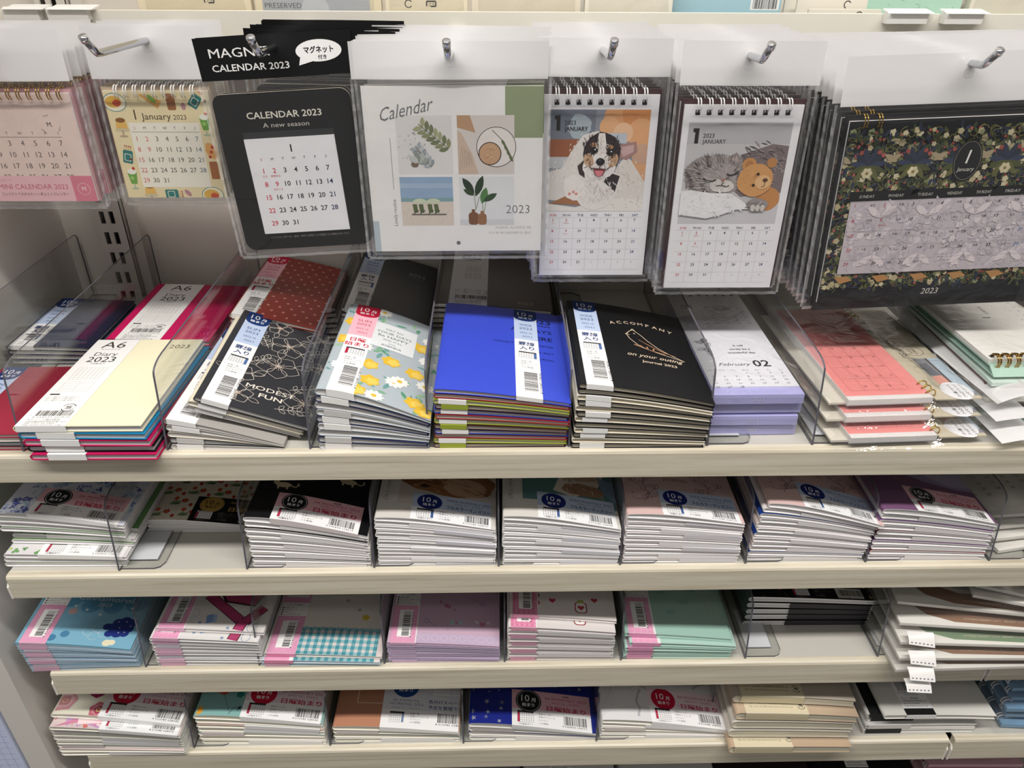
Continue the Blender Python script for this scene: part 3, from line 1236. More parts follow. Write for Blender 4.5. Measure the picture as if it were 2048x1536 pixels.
# slotted upright on the back wall
def upright(x0, x1, label):
    t = thing('slotted_upright', label, 'shelf upright', ((x0 + x1) / 2, 800, 0))
    w = (x1 - x0) / 2
    m = MB()
    c1, c2 = -w + 7.5, -w + 17.5
    ys = (-0.4, 2.0)
    z = 380.0
    # front plate cut by real slots: build the bars between them
    zs = []
    while z < 1320:
        zs.append(z)
        z += 22.9
    for a0, a1 in ((-w, c1 - 2.6), (c1 + 2.6, c2 - 2.6), (c2 + 2.6, w)):
        m.box(a0, a1, ys[0], ys[1], 380, 1320, '#d3cec6')
    for z0 in zs:
        for c in (c1, c2):
            m.box(c - 2.6, c + 2.6, ys[0], ys[1], z0 + 13.6, z0 + 22.9, '#d3cec6')
    m.box(-w, -w + 1.5, 0, 15, 380, 1320, '#d3cec6')
    m.box(w - 1.5, w, 0, 15, 380, 1320, '#d3cec6')
    m.build('slotted_plate', ENAMEL, t)
    k = MB().box(-w + 2, c2 + 6, 13.5, 14.5, 380, 1320, '#0b0b0c')  # black sheet behind the slots, painting in the shade inside the post
    k.build('slot_shade_sheet', CARD, t)
    return t
upright(-424, -396, 'white slotted steel upright at the left end of the back wall')
MB().box(-394, -384, 806, 815, 380, 1320, '#d6d1c8').build('trim_1', ENAMEL)['kind'] = 'structure'

SHN = {1: 'top', 2: 'second', 3: 'third', 4: 'fourth', 5: 'lowest'}
def shelf(n, x0, x1, label, left_cap=True, right_cap=True):
    zt, zb = ZS[n], ZB[n]
    t = thing('shelf', label, 'shelf', ((x0 + x1) / 2, 500, zb))
    h = (x1 - x0) / 2
    H = zt - zb
    # rolled front edge, extruded along x
    p = [(0.0, 0.0), (0.0, H - 3.0), (0.9, H - 0.9), (3.0, 0.0 + H), (7.6, H), (7.6, H - 2.0), (16, H - 2.0), (16, 0.0)]
    MB().prism(p, 'x', -h, h).build('front_fascia', WOOD, t)
    MB().box(-h, h, 7.8, 314, H - 18, H - 0.3, '#bfbcb4').build('board', ENAMEL, t)
    for s, on in ((-1, left_cap), (1, right_cap)):
        if on:
            e = MB()
            a, b2 = (-h - 1.6, -h) if s < 0 else (h, h + 1.6)
            e.prism([(-1.2, 0.5), (-1.2, H * 0.55), (2, H * 0.68), (14, H * 0.68), (14, 0.5)], 'x', a, b2, '#e6e2d8')
            e.build('end_cap', ENAMEL, t)
    return t
for n in (1, 2, 3, 4, 5):
    shelf(n, -432, 489.5, 'pale wood fronted %s shelf loaded with planners' % {1: 'top', 2: 'second highest', 3: 'third highest', 4: 'fourth highest', 5: 'lowest visible'}[n])
for n in (1, 2, 3, 4, 5):
    shelf(n, 496, 1396, 'pale wood fronted %s shelf of the neighbouring bay at right' % {1: 'top', 2: 'second highest', 3: 'third highest', 4: 'fourth highest', 5: 'lowest visible'}[n])

# white ledge with a rail above the calendars
t = thing('upper_ledge', 'long white metal ledge with rail above the hanging calendars', 'shelf', (0, 738, 1190))
MB().box(-466, 1380, 0, 7, 0, 43, '#e8e4d8').build('front_rail', ENAMEL, t)
MB().box(-466, 1380, 7, 77, 2, 6, '#e6e2d8').build('ledge_board', ENAMEL, t)

# label holders clipped on the rail
def holder(x, w, label, dark=False):
    t = thing('price_label_holder', label, 'label holder', (x, 736, 1226))
    m = MB()
    m.prism([(-6, 0), (1.5, 0), (1.5, 9), (-2, 10), (-7, 8.5)], 'x', -w / 2, w / 2, '#efeee9')
    m.build('clip_body', PLASTIC, t)
    MB().prism([(-9, 8.4), (-7.2, 8.0), (10, 9.6), (10, 10.8)], 'x', -w / 2 + 2, w / 2 + 5, '#f3f2ee').build('label_flap', PLASTIC, t)
holder(-401, 30, 'white plastic label holder on the rail above the pink mini calendars')
holder(-362, 34, 'white plastic label holder on the rail above the food print calendar')
holder(362, 36, 'white plastic label holder on the rail above the floral calendar')
holder(412, 34, 'white plastic label holder at the right end of the rail')

# pale blue sleeve on the fixture beyond the side panel
t = thing('plastic_sleeve', 'pale blue plastic sleeve with a fine grid, beyond the left side panel', 'plastic sleeve', (-560, 500, 440))
m = MB()
a = Art()
a.rrect(0, 0, 120, 260, 6, '#d3dcf8')
a.up()
for k in range(13):
    a.line([(4 + k * 9, 4), (4 + k * 9, 254)], 0.4, '#93a3d6')
for k in range(26):
    a.line([(3, 6 + k * 9.6), (117, 6 + k * 9.6)], 0.4, '#93a3d6')
a.emit(m, lambda x, y, h: (x - 60, -h - 1, y))
m.box(-60, 60, -1, 3, 1, 259, '#d6def8')
m.build('printed_sheet', CARD, t)

# ------------------------------------------------------------------ acrylic dividers
def divider(x, n, label, h=72, y0=506, base=38):
    z = ZS[n]
    t = thing('acrylic_divider', label, 'shelf divider', (x, y0, z), group='clear dividers on the %s shelf' % SHN[n])
    p = [(0, 0), (10, h - 8)]
    for k in range(1, 6):
        q = math.radians(90 * k / 5)
        p.append((10 + 22 * (1 - math.cos(q)), h - 8 + 8 * math.sin(q)))
    p += [(300, h), (304, h - 4), (304, 0)]
    P = p
    n_ = len(P)
    m = MB()
    v = [(-0.8, a, b) for a, b in P] + [(0.8, a, b) for a, b in P]
    m.add(v, [list(range(n_)), list(range(2 * n_ - 1, n_ - 1, -1))], '#ffffff', 0)
    m.add(v, [(i, (i + 1) % n_, n_ + (i + 1) % n_, n_ + i) for i in range(n_)], '#ffffff', 1)
    m.build('upright_panel', [ACRYL, EDGE], t)
    b = MB()
    q = [(0.8, 2), (base - 8, 2), (base - 3, 4), (base, 10), (base, 292), (base - 8, 300), (0.8, 300)]
    v = [(a, c, 0.2) for a, c in q] + [(a, c, 1.6) for a, c in q]
    k = len(q)
    b.add(v, [list(range(k - 1, -1, -1)), list(range(k, 2 * k))], '#ffffff', 0)
    b.add(v, [(i, (i + 1) % k, k + (i + 1) % k, k + i) for i in range(k)], '#ffffff', 1)
    bp = b.build('base_plate', [ACRYL, EDGE], t)
    lc = MB()
    la = Art()
    la.rect(0, 0, 26, 50, '#c9cbcf')
    la.line([(0.3, 50), (0.3, 0.3), (25.7, 0.3), (25.7, 50)], 0.6, '#8b8d93')
    lc.box(4, 30, 12, 62, 1.75, 1.95, '#c9cbcf')
    la.emit(lc, lambda x_, y_, h_: (x_ + 4, y_ + 12, 1.95 + h_), base=0.03)
    lc.build('label_card', PAPER, bp)
    return t
for x, s in ((-455, 'left of the dark red mini planners'), (-377, 'left of the cream A6 diary'), (-263, 'left of the black floral planner'), (-149, 'left of the grey blossom planner'),
             (-54, 'left of the blue planner'), (60, 'left of the bird planner'), (173, 'left of the lilac desk calendars'), (259.5, 'left of the bagged pink calendars')):
    divider(x, 1, 'clear acrylic divider on the top shelf, ' + s)
for x, s in ((-335, 'left of the strawberry planners'), (-222, 'left of the black cat planners'), (-109, 'left of the dog photo planners'), (2.5, 'left of the teal photo planners'),
             (112, 'left of the pink journals'), (226, 'left of the fanned pink journals'), (336, 'left of the purple planners'), (450, 'right of the purple planners')):
    divider(x, 2, 'clear acrylic divider on the second shelf, ' + s)
for x, s in ((-342, 'left of the pink chair planners'), (-232, 'left of the gingham planners'), (-110, 'left of the lilac planners'), (8, 'left of the heart print planners'),
             (123, 'left of the mint planners'), (247, 'left of the black gold planners'), (380, 'right of the black gold planners')):
    divider(x, 3, 'clear acrylic divider on the third shelf, ' + s)
for x, s in ((-322, 'left of the teal poppy planners'), (-178, 'left of the copper planners'), (-36, 'left of the navy star planners'), (107, 'left of the marble planners'),
             ):
    divider(x, 4, 'clear acrylic divider on the fourth shelf, ' + s)
divider(240, 4, 'clear acrylic divider on the fourth shelf, left of the taupe planners', y0=540)
divider(392, 4, 'clear acrylic divider on the fourth shelf, right of the taupe planners', y0=545)
# ------------------------------------------------------------------ soft planners in stacks
def planner(name, label, cat, group, loc, rot, Wd, L, i, t, cover, page='#e9e6e0', cmat=None, art=None, band=None, tab=None, sleeve=False, roll=0.0, ct=0.45, fill=0.93, pagelines='#c9c5c0', edge=None, bulge=0.0):
    # t(u): thickness of one planner at u = x / Wd; it lies on i planners of the same profile
    cmat = cmat or VINYL
    o = thing(name, label, cat, loc, (0, roll, rot), group)
    NX = 16
    t0 = t(0.03) * fill
    r = t0 / 2
    xs = [r + (Wd - r) * (k / NX) ** 1.15 for k in range(NX + 1)]
    zb = lambda x: i * t(x / Wd) + 0.05
    zt = lambda x: (i + fill) * t(x / Wd) + bulge * math.sin(math.pi * min(1.0, max(0.0, x / Wd)) ** 0.6) ** 2
    def loop(d):
        rr = r - d
        mid = (zb(xs[0]) + zt(xs[0])) / 2
        hh = (zt(xs[0]) - zb(xs[0])) / 2 - d
        top = [(x, zt(x) - d) for x in reversed(xs)]
        arc = [(xs[0] - rr * math.sin(math.pi * k / 7), mid + hh * math.cos(math.pi * k / 7)) for k in range(1, 7)]
        bot = [(x, zb(x) + d) for x in xs]
        return top + arc + bot
    O, I = loop(0), loop(ct)
    n = len(O)
    m = MB()
    v = [(x, 0, z) for x, z in O] + [(x, L, z) for x, z in O] + [(x, 0, z) for x, z in I] + [(x, L, z) for x, z in I]
    f = []
    for k in range(n - 1):
        f += [(k, k + 1, n + k + 1, n + k), (2 * n + k, 3 * n + k, 3 * n + k + 1, 2 * n + k + 1), (k, 2 * n + k, 2 * n + k + 1, k + 1), (n + k, n + k + 1, 3 * n + k + 1, 3 * n + k)]
    f += [(0, n, 3 * n, 2 * n), (n - 1, 3 * n - 1, 4 * n - 1, 2 * n - 1)]
    m.add(v, f, cover)
    if edge:
        m.c = [lin(edge) if (q % 4 in (1, 2) and q < 4 * (n - 1)) or q >= 4 * (n - 1) else c_ for q, c_ in enumerate(m.c)]
    top = lambda x, y, h: (x, y, zt(max(x, 0)) + h)
    if art is not None:
        y1 = L - 0.2
        if band is None:
            art.emit(m, top, clip=(xs[0], 0.2, Wd - 0.2, y1), xs=xs, base=0.06)
        else:
            # the print stops under the band
            art.emit(m, top, clip=(xs[0], 0.2, band[0] + 0.3, y1), xs=xs, base=0.06)
            art.emit(m, top, clip=(band[1] - 0.3, 0.2, Wd - 0.2, y1), xs=xs, base=0.06)
            if band[3] < L - 1:
                art.emit(m, top, clip=(band[0] + 0.3, band[3] + 0.2, band[1] - 0.3, y1), xs=xs, base=0.06)
    m.build('cover', cmat, o)
    # page block with a few sheet layers showing at the front edge
    p = MB()
    y0, x1 = 0.9, Wd - 1.4
    px = [x for x in xs if x < x1] + [x1]
    NL = 4
    d = ct + 0.04
    def pz(x, k):
        a, b = zb(x) + d, zt(x) - d
        return a + (b - a) * k / NL
    for k in range(NL):
        c = page if k % 2 == 0 else pagelines
        v = []
        for x in px:
            v += [(x, y0, pz(x, k)), (x, y0, pz(x, k + 1))]
        p.add(v, [(2 * q, 2 * q + 2, 2 * q + 3, 2 * q + 1) for q in range(len(px) - 1)], c)
        p.add([(x1, y0, pz(x1, k)), (x1, L - 1, pz(x1, k)), (x1, L - 1, pz(x1, k + 1)), (x1, y0, pz(x1, k + 1))], [(0, 1, 2, 3)], c)
    arc = [(x, y0, z) for x, z in loop(d)[NX:NX + 8]]
    p.add(arc, [range(len(arc))], page)
    p.build('pages', PAPER, o)
    # paper band or label folded over the front edge
    if band is not None or tab is not None:
        q = MB()
        bx0, bx1, bc, blen, bart, fc = (band or tab)
        X = [bx0 + (bx1 - bx0) * k / 8 for k in range(9)]
        yb = min(blen, L - 0.3)
        for ya, yc, h in ((-0.25, yb, 0.16),):
            vv = []
            for x in X:
                vv += [(x, ya, zt(x) + h), (x, yc, zt(x) + h)]
            q.add(vv, [(2 * k, 2 * k + 2, 2 * k + 3, 2 * k + 1) for k in range(8)], bc)
        vv = []
        for x in X:
            vv += [(x, -0.25, zb(x) - 0.02), (x, -0.25, zt(x) + 0.16)]
        if fc:
            q.add(vv, [(2 * k, 2 * k + 2, 2 * k + 3, 2 * k + 1) for k in range(8)], fc)
        if bart is not None:
            bart.emit(q, lambda x, y, h: (x + bx0, y, zt(x + bx0) + 0.16 + h), clip=(0, 0, bx1 - bx0, yb), xs=[x - bx0 for x in X], base=0.05, step=0.03)
        q.build('paper_band' if bx1 - bx0 < 50 else 'product_label', PAPER, o)
    if sleeve:
        s = MB()
        e = 0.1
        ex = 4.5
        X = [x for x in xs] + [Wd + ex]
        zt2 = lambda x: zt(min(x, Wd)) + e + (0.22 if band is not None or tab is not None else 0.0)
        zb2 = lambda x: zb(min(x, Wd)) - 0.03
        vv = []
        for x in X:
            vv += [(x, -1.6, zt2(x) if x <= Wd else (zt2(Wd) + zb2(Wd)) / 2), (x, L + 2, zt2(x) if x <= Wd else (zt2(Wd) + zb2(Wd)) / 2)]
        s.add(vv, [(2 * k, 2 * k + 2, 2 * k + 3, 2 * k + 1) for k in range(len(X) - 1)], '#ffffff')
        vv = []
        for x in X:
            vv += [(x, -1.6, zb2(x) if x <= Wd else (zt2(Wd) + zb2(Wd)) / 2), (x, -1.6, zt2(x) if x <= Wd else (zt2(Wd) + zb2(Wd)) / 2)]
        s.add(vv, [(2 * k, 2 * k + 2, 2 * k + 3, 2 * k + 1) for k in range(len(X) - 1)], '#ffffff')
        s.build('clear_sleeve', SLEEVE, o)
    return o

def stack(where, noun, x, y, z, Wd, L, n, hL, hR, cov, toplabel, rot=-0.6, roll=0.0, edge=None, bulge=0.0, pw=1.4, art=None, band=None, arts=None, tab=None, lv=None, dx=0.0, dy=0.0,
          page='#e9e6e0', cmat=None, sleeve=0, seed=1, jit=0.8, fill=0.86, name='planner', cat='planner', ct=0.45, topcov=None, pagelines='#c9c5c0'):
    # cov: (colour, word) pairs from the bottom up, cycled; art/band: the topmost one's prints; arts: {level from top: (art, band)}
    R = random.Random(seed * 77 + n)
    arts = arts or {}
    lv = lv or {}
    tL, tR = hL / n, hR / n
    g0 = 0.0
    t = lambda u: tR + (tL - tR) * (1 - max(u, 0.0) ** pw)
    for i in range(n):
        k = n - 1 - i
        c, word = cov[i % len(cov)]
        if k == 0 and topcov:
            c, word = topcov
        ax, ay, ar = (lv.get(k) or (0, 0, 0))
        if k and k not in lv:
            ax, ay, ar = R.uniform(-jit, jit), R.uniform(-0.2, jit), R.uniform(-0.4, 0.4)
        A, B = (art, band) if k == 0 else arts.get(k, (None, None))
        T = None
        if B is None and tab is not None:
            T = tab[i % len(tab)]
        lab = toplabel if k == 0 else '%s %s, %s from top of the %s' % (word, noun, ORD[k], where)
        planner(name, lab, cat, where, (x + ax + dx * i, y + ay + dy * i, z + 0.1), (rot + ar), Wd, L, i, t, c, page, cmat, A, B, T, k < sleeve, roll, ct, fill, pagelines, edge, bulge if k == 0 else 0.0)

def bnd(x0, w, art, c='#f3f2f0', L=160, front='#f3f2f0'):
    return (x0, x0 + w, c, L, art, front)
def tb(x0, x1, c, f=None):
    return (x0, x1, c, 40, None, f or c)

Z1, Z2, Z3, Z4, Z5 = (ZS[k] for k in (1, 2, 3, 4, 5))
# ---- top shelf
stack('dark red mini planner stack', 'mini planner', -449, 508, Z1, 79, 108, 4, 15.5, 16.5, [('#8e2438', 'dark red'), ('#3b3f4a', 'charcoal'), ('#e6e0da', 'white')],
      'dark red mini planner on top of its stack, far left of top shelf', band=bnd(4, 20, slim_band('MINI', True, 108, 20)), topcov=('#98263c', 'dark red'), cmat=LEATHER)
stack('navy mini planner stack at back left', 'mini planner', -461, 648, Z1, 78, 106, 4, 21, 18, [('#22304f', 'navy'), ('#5a5f6c', 'grey')],
      'navy mini planner on top of its stack, back left corner of top shelf', band=bnd(4, 22, slim_band('MINI', True, 106, 22)), topcov=('#1e2a4a', 'navy'))
stack('cream A6 diary stack', 'A6 diary', -371, 496, Z1, 99, 142, 5, 32, 33, [('#c4185a', 'magenta'), ('#16161a', 'black'), ('#c4185a', 'magenta'), ('#1a83b2', 'blue'), ('#efe8c8', 'cream')],
      'cream A6 diary with white band on top of its stack at left', rot=-1.0, band=bnd(2, 39, a6_band(39, 142), L=142), tab=[tb(14, 44, '#efeeec')], art=cover_cream_year(99, 142),
      lv={1: (2, 0.5, -1.2), 2: (4, -0.5, -0.5), 3: (5, 0.5, 0.4), 4: (6, -2, 0.6)}, page='#d2d0d2', pagelines='#bfbdc0', ct=0.8, name='diary', cat='diary', cmat=LEATHER)
stack('magenta A6 diary stack behind the cream one', 'A6 diary', -368, 650, Z1, 98, 128, 4, 27, 24, [('#1a83b2', 'blue'), ('#c4185a', 'magenta'), ('#7d4a63', 'mauve'), ('#c8155c', 'magenta')],
      'magenta A6 diary with white band, behind the cream diary', band=bnd(10, 42, a6_band(42, 128), L=128), lv={1: (3, -1, -1), 2: (5, 1, -1), 3: (4, 0, -1.5)}, ct=0.8, name='diary', cat='diary', cmat=LEATHER, jit=0.5)
SB = slim_band('SLIM', True, 156, 21)
SR = slim_band('SLIM', False, 156, 21)
WB = slim_band('WIDE', True, 156, 21)
WHITE_TAB = [tb(5, 26, '#f1f0ee'), tb(6, 27, '#cfcdcb'), None, tb(5, 26, '#f4f3f1')]
stack('lower slim planner pile', 'slim planner', -260, 507, Z1, 90, 156, 5, 31, 4.5, [('#c9c6c3', 'clear sleeved'), ('#3a3c42', 'charcoal'), ('#d6d0c0', 'cream')],
      'grey slim planner with blue band, leftmost under the fanned floral planners', band=bnd(2, 22, SB), topcov=('#a9a5a0', 'grey'), tab=WHITE_TAB, pw=1.2, ct=0.22, jit=0.1, fill=0.8, page='#dcd9d6')
stack('fanned slim planner trio', 'slim planner', -239, 511, 969.5, 91, 156, 3, 15, 13.5, [('#bdbab8', 'grey'), ('#e4dcc4', 'cream floral'), ('#34353a', 'black')],
      'black slim planner with white line flowers, on top of the fanned trio', rot=1.5, roll=20, art=cover_flowers_line(91, 156), band=bnd(6, 21, SB),
      tab=[tb(7, 29, '#cfcdcb'), tb(8, 30, '#f4f3f1')], lv={1: (-4, 1, 0.6), 2: (-5, 2, 1.2)}, page='#d9d6d3')
stack('red dotted planner stack', 'slim planner', -252, 662, Z1, 86, 148, 8, 47, 28, [('#8b3a30', 'red'), ('#c9c6c3', 'grey'), ('#2c2c30', 'black')],
      'red dotted slim planner with pink band, on the back stack behind the floral trio', art=cover_dots(86, 148), band=bnd(3, 21, slim_band('SLIM', False, 148, 21)), topcov=('#8e332b', 'red dotted'))
stack('grey blossom planner stack', 'slim planner', -142, 506, Z1, 88, 152, 9, 58, 28, [('#c8cbd0', 'clear sleeved'), ('#2b3150', 'navy floral'), ('#bfc7cc', 'grey blossom')],
      'grey slim planner with yellow and white blossoms, on top of its stack', rot=-1.0, art=cover_blossom(88, 152), bulge=1.5, band=bnd(9, 21, slim_band('SLIM', False, 152, 21)), topcov=('#b2bcc2', 'grey'), dx=0.4,
      tab=WHITE_TAB, page='#dcd9d6')
stack('black year planner stack at back', 'slim planner', -146, 664, Z1, 81, 146, 9, 52, 30, [('#b9b6b3', 'grey'), ('#25262a', 'black')],
      'plain black slim planner with blue band, behind the grey blossom planner', art=cover_black_year(81, 146), band=bnd(4, 21, slim_band('SLIM', True, 146, 21)), topcov=('#26272b', 'black'))
stack('blue wide planner stack', 'wide planner', -49, 506, Z1, 107, 156, 12, 57, 43, [('#3f2124', 'dark red'), ('#9aa63a', 'green'), ('#8e2733', 'red'), ('#2c3f9e', 'blue')],
      'bright blue wide planner with blue capped band, on top of its stack', art=cover_blue(107, 156), band=bnd(64, 21, WB), topcov=('#3a4ecb', 'blue'), dx=0.15,
      tab=[tb(5, 26, '#9aa63a'), tb(4, 26, '#f1f0ee'), None, tb(6, 27, '#f3f2f0')], page='#d8d3c4', pagelines='#bcb6a6')
stack('brown planner stack at back', 'wide planner', -55, 668, Z1, 111, 142, 10, 54, 45, [('#8a8a5a', 'olive'), ('#b8b09c', 'beige'), ('#3d3531', 'brown')],
      'dark brown planner with wide silver band, behind the blue planner', band=bnd(11, 37, sun_band(37, 142), c='#e4e3e2'), art=cover_plain_year(111, 142, '#9b7f66', 9, 92), topcov=('#423934', 'brown'))
stack('bird planner stack', 'wide planner', 62, 504, Z1, 108, 152, 12, 62, 43, [('#131316', 'black'), ('#e3dccb', 'cream')],
      'black wide planner with gold bird drawing, on top of its stack', rot=-0.8, art=cover_bird(108, 152), band=bnd(6, 21, slim_band('WIDE', True, 152, 21)), topcov=('#121214', 'black'), dx=0.25,
      tab=[tb(7, 27, '#efeeec'), None, tb(6, 26, '#f3f2f0')], page='#cfc6b2', pagelines='#b3aa98', cmat=LEATHER)

# ---- second shelf
PG2, PL2 = '#e7e4e3', '#c6c3c4'
def ml(fmt, style, **k):
    return monthly_label(fmt, style, **k)
BLK = ml('A6', 'black', digits='4 542804 104639')
BLU = ml('A6', 'blue', w=72)
GLD = ml('A6', 'gold')
WT = [tb(3, 32, '#dcd8da'), tb(34, 100, '#eceaea'), tb(30, 102, '#e4e1e2'), None]
stack('bluebell planner pile on second shelf', 'A6 planner', -435, 512, Z2, 107, 148, 10, 56, 42, [('#6f9a62', 'green leaf'), ('#7ea86e', 'green leaf'), ('#dad6d8', 'white'), ('#86ae74', 'green leaf'), ('#ded8d6', 'white')],
      'pale planner with violet bluebells and pink label, far left of second shelf', art=cover_bluebells(107, 148), band=bnd(26, 76, BLK, L=35), topcov=('#d3d6e2', 'bluebell print'),
      arts={5: (cover_leaves(107, 148), bnd(30, 74, BLK, L=35)), 7: (cover_leaves(107, 148), bnd(30, 74, BLK, L=35))},
      lv={0: (2, 9, -0.5), 1: (1, 9, 0), 2: (0, 10, 0.3), 3: (-1, 10, 0), 4: (5, 22, 0.4), 5: (4, 14, 0), 6: (2, 13, 0), 7: (0, 0, 0), 8: (-2, 1, 0), 9: (-3, 1, 0)}, edge='#efecec', ct=0.7, bulge=1.6, page=PG2, pagelines=PL2)
stack('strawberry planner pair', 'A6 planner', -328, 556, Z2, 106, 148, 3, 16, 8, [('#e6ded6', 'cream')],
      'cream strawberry print planner with black and gold label on second shelf', art=cover_strawberry(106, 148), band=bnd(39, 74, GLD, L=35, c='#141316', front=None), topcov=('#e5dcc9', 'cream strawberry'), edge='#efecec', ct=0.7, bulge=1.6, page=PG2)
stack('black cat planner stack', 'A6 planner', -217, 509, Z2, 105, 148, 10, 59, 37, [('#e2dcd8', 'white'), ('#1b1b1e', 'black'), ('#e7dfd0', 'cream')],
      'black A6 planner with cream cats and pink label on second shelf', art=cover_cats(105, 148), band=bnd(23, 74, ml('A6', 'black', digits='4 542804 104615'), L=35, front='#d9cfcd'), topcov=('#151517', 'black'), dx=0.0,
      tab=[tb(30, 102, '#e6e3e2'), None], edge='#efecec', ct=0.7, bulge=1.6, page=PG2, pagelines=PL2, rot=-1.0)
stack('dog photo planner stack', 'A6 planner', -105, 509, Z2, 105, 148, 12, 57, 42, [('#e5e3e6', 'white')],
      'white A6 planner with brown dog photo and blue label on second shelf', art=cover_pet(105, 148, True), band=bnd(31, 70, BLU, L=35, front=None), topcov=('#d6d1cb', 'white'),
      tab=[tb(52, 103, '#d4d3da'), tb(30, 103, '#eeecee'), None], edge='#efecec', ct=0.7, bulge=1.6, page=PG2, pagelines=PL2)
stack('teal photo planner stack', 'A6 planner', 6, 508, Z2, 104, 148, 11, 58, 42, [('#e5e3e4', 'white')],
      'white A6 planner with teal animal photo and blue label on second shelf', art=cover_pet(104, 148, False), band=bnd(31, 70, ml('A6', 'blue', w=70, digits='4 510085 628083'), L=35, front=None), topcov=('#d6d2cb', 'white'),
      tab=[tb(52, 103, '#d4d3d9'), None, tb(30, 103, '#eeecee')], edge='#efecec', ct=0.7, bulge=1.6, page=PG2, pagelines=PL2)
stack('pink journal stack', 'A6 journal', 114, 509, Z2, 105, 148, 11, 58, 46, [('#e2d8d8', 'pale pink')],
      'dusty pink journal with line drawn flowers and blue label on second shelf', art=cover_journal(105, 148), band=bnd(32, 70, ml('A6', 'blue', w=70, digits='4 510085 628113'), L=35, front=None), topcov=('#d9bab6', 'pink'),
      tab=[tb(52, 103, '#d8d5da'), tb(32, 103, '#ece9ea'), None], edge='#efecec', ct=0.7, bulge=1.6, page=PG2, pagelines=PL2)
stack('fanned pink journal stack', 'A6 journal', 228, 510, Z2, 105, 148, 12, 68, 45, [('#e0d5d4', 'white'), ('#1f3f8c', 'blue'), ('#e6e0de', 'white'), ('#dccac6', 'pink')],
      'dusty pink journal leaning right over a fanned stack, left of the purple planner', art=cover_journal(105, 148), band=bnd(32, 68, ml('A6', 'blue', w=68, digits='4 510085 628113'), L=35, front=None), topcov=('#d9bab6', 'pink'),
      tab=[tb(34, 102, '#e2dedf'), None], dx=0.4, lv={0: (4, 0, -2.0), 1: (1, 0.5, -0.8)}, edge='#efecec', ct=0.7, bulge=1.6, page=PG2, pagelines=PL2, rot=-1.0)
stack('purple planner stack', 'A6 planner', 339, 510, Z2, 106, 148, 10, 60, 43, [('#e2dcdf', 'white'), ('#8c3740', 'dark red'), ('#ded3dc', 'lilac'), ('#7d5b86', 'purple')],
      'purple A6 planner with pink label, right of the fanned pink journals', art=cover_lilac_wave(106, 148), band=bnd(31, 72, ml('A6', 'black', w=72, digits='4 542804 104622'), L=35, front=None), topcov=('#7b5578', 'purple'),
      tab=[tb(34, 102, '#e2dedf'), None], edge='#efecec', ct=0.7, bulge=1.6, page=PG2, pagelines=PL2, rot=-1.2, sleeve=2)

# ---- third shelf
CS = contents_strip(24, 150)
CSC = contents_strip(24, 150, 'check')
CSG = contents_strip(25, 150, 'grid')
PK = [tb(3, 27, '#e6b4cd'), tb(3, 28, '#eec3d8'), tb(4, 27, '#ddd3df')]
stack('pale blue planner stack', 'B6 planner', -450, 503, Z3, 103, 148, 12, 42, 26, [('#b9cfe0', 'pale blue'), ('#c7d6e4', 'pale blue'), ('#a5c2d8', 'pale blue')],
      'light blue planner with clouds and grapes, far left of third shelf', rot=1.8, art=cover_cloud(103, 148), band=bnd(4, 24, CS, front='#e6b4cd'), topcov=('#84b7cf', 'blue'), tab=PK, sleeve=12, page='#dfe3e8', pagelines='#b5c2d2', jit=0.35, fill=0.76, dx=-0.35)
stack('pink chair planner stack', 'B6 planner', -331, 508, Z3, 103, 148, 9, 45, 38, [('#e7e3e1', 'white')],
      'white planner with big pink chair print, topmost of its third shelf stack', art=cover_chair(103, 148), band=bnd(3, 25, CS, front='#e6b4cd'), topcov=('#e2dcd8', 'white'), arts={1: (cover_chair(103, 148), bnd(3, 25, CS, front='#e6b4cd'))},
      lv={0: (4, 8, -0.5), 1: (0, 0, -0.5)}, tab=PK, sleeve=9, page='#e3dfe0', pagelines='#c3bfc4')
stack('gingham planner pile', 'B6 planner', -229, 505, Z3, 115, 148, 3, 15, 10, [('#d5e3ea', 'pale blue')],
      'cream planner with teal gingham border and pink strip, third shelf', art=cover_gingham(115, 148), band=bnd(3, 28, contents_strip(28, 148), front='#f092b8'), topcov=('#ece4da', 'cream'), arts={1: (cover_gingham(115, 148), bnd(3, 28, CS, front='#f092b8'))},
      lv={0: (2, 4, -0.6), 1: (0, 0, -0.6)}, sleeve=3, page='#cfdde6', pagelines='#9fb9c9', tab=PK)
stack('lilac planner stack', 'B6 planner', -106, 508, Z3, 109, 148, 9, 29, 22, [('#d8c6dc', 'lilac'), ('#cdb8d4', 'lilac')],
      'lilac planner with keys, bow and sweets pattern, third shelf', art=cover_lilac(109, 148), band=bnd(3, 25, CS, front='#eab3d0'), topcov=('#d3b3c8', 'lilac'), tab=[tb(3, 28, '#d9b9d6'), None], sleeve=9, page='#dcd0de', pagelines='#b6a5be')
stack('heart print planner stack', 'B6 planner', 11, 508, Z3, 104, 148, 10, 54, 45, [('#e4dcda', 'white')],
      'white planner with red hearts and bottle, topmost of its third shelf stack', art=cover_hearts(104, 148), band=bnd(3, 25, CSC, front='#e3a0ba'), topcov=('#eae2dd', 'white'), arts={1: (cover_hearts(104, 148), bnd(3, 25, CSC, front='#e3a0ba'))},
      lv={0: (2, 11, -0.8), 1: (0, 0, -0.4)}, tab=[tb(3, 28, '#e0a5bc'), tb(30, 102, '#e6e0de')], sleeve=10, page='#e2dadb', pagelines='#bdb3b8')
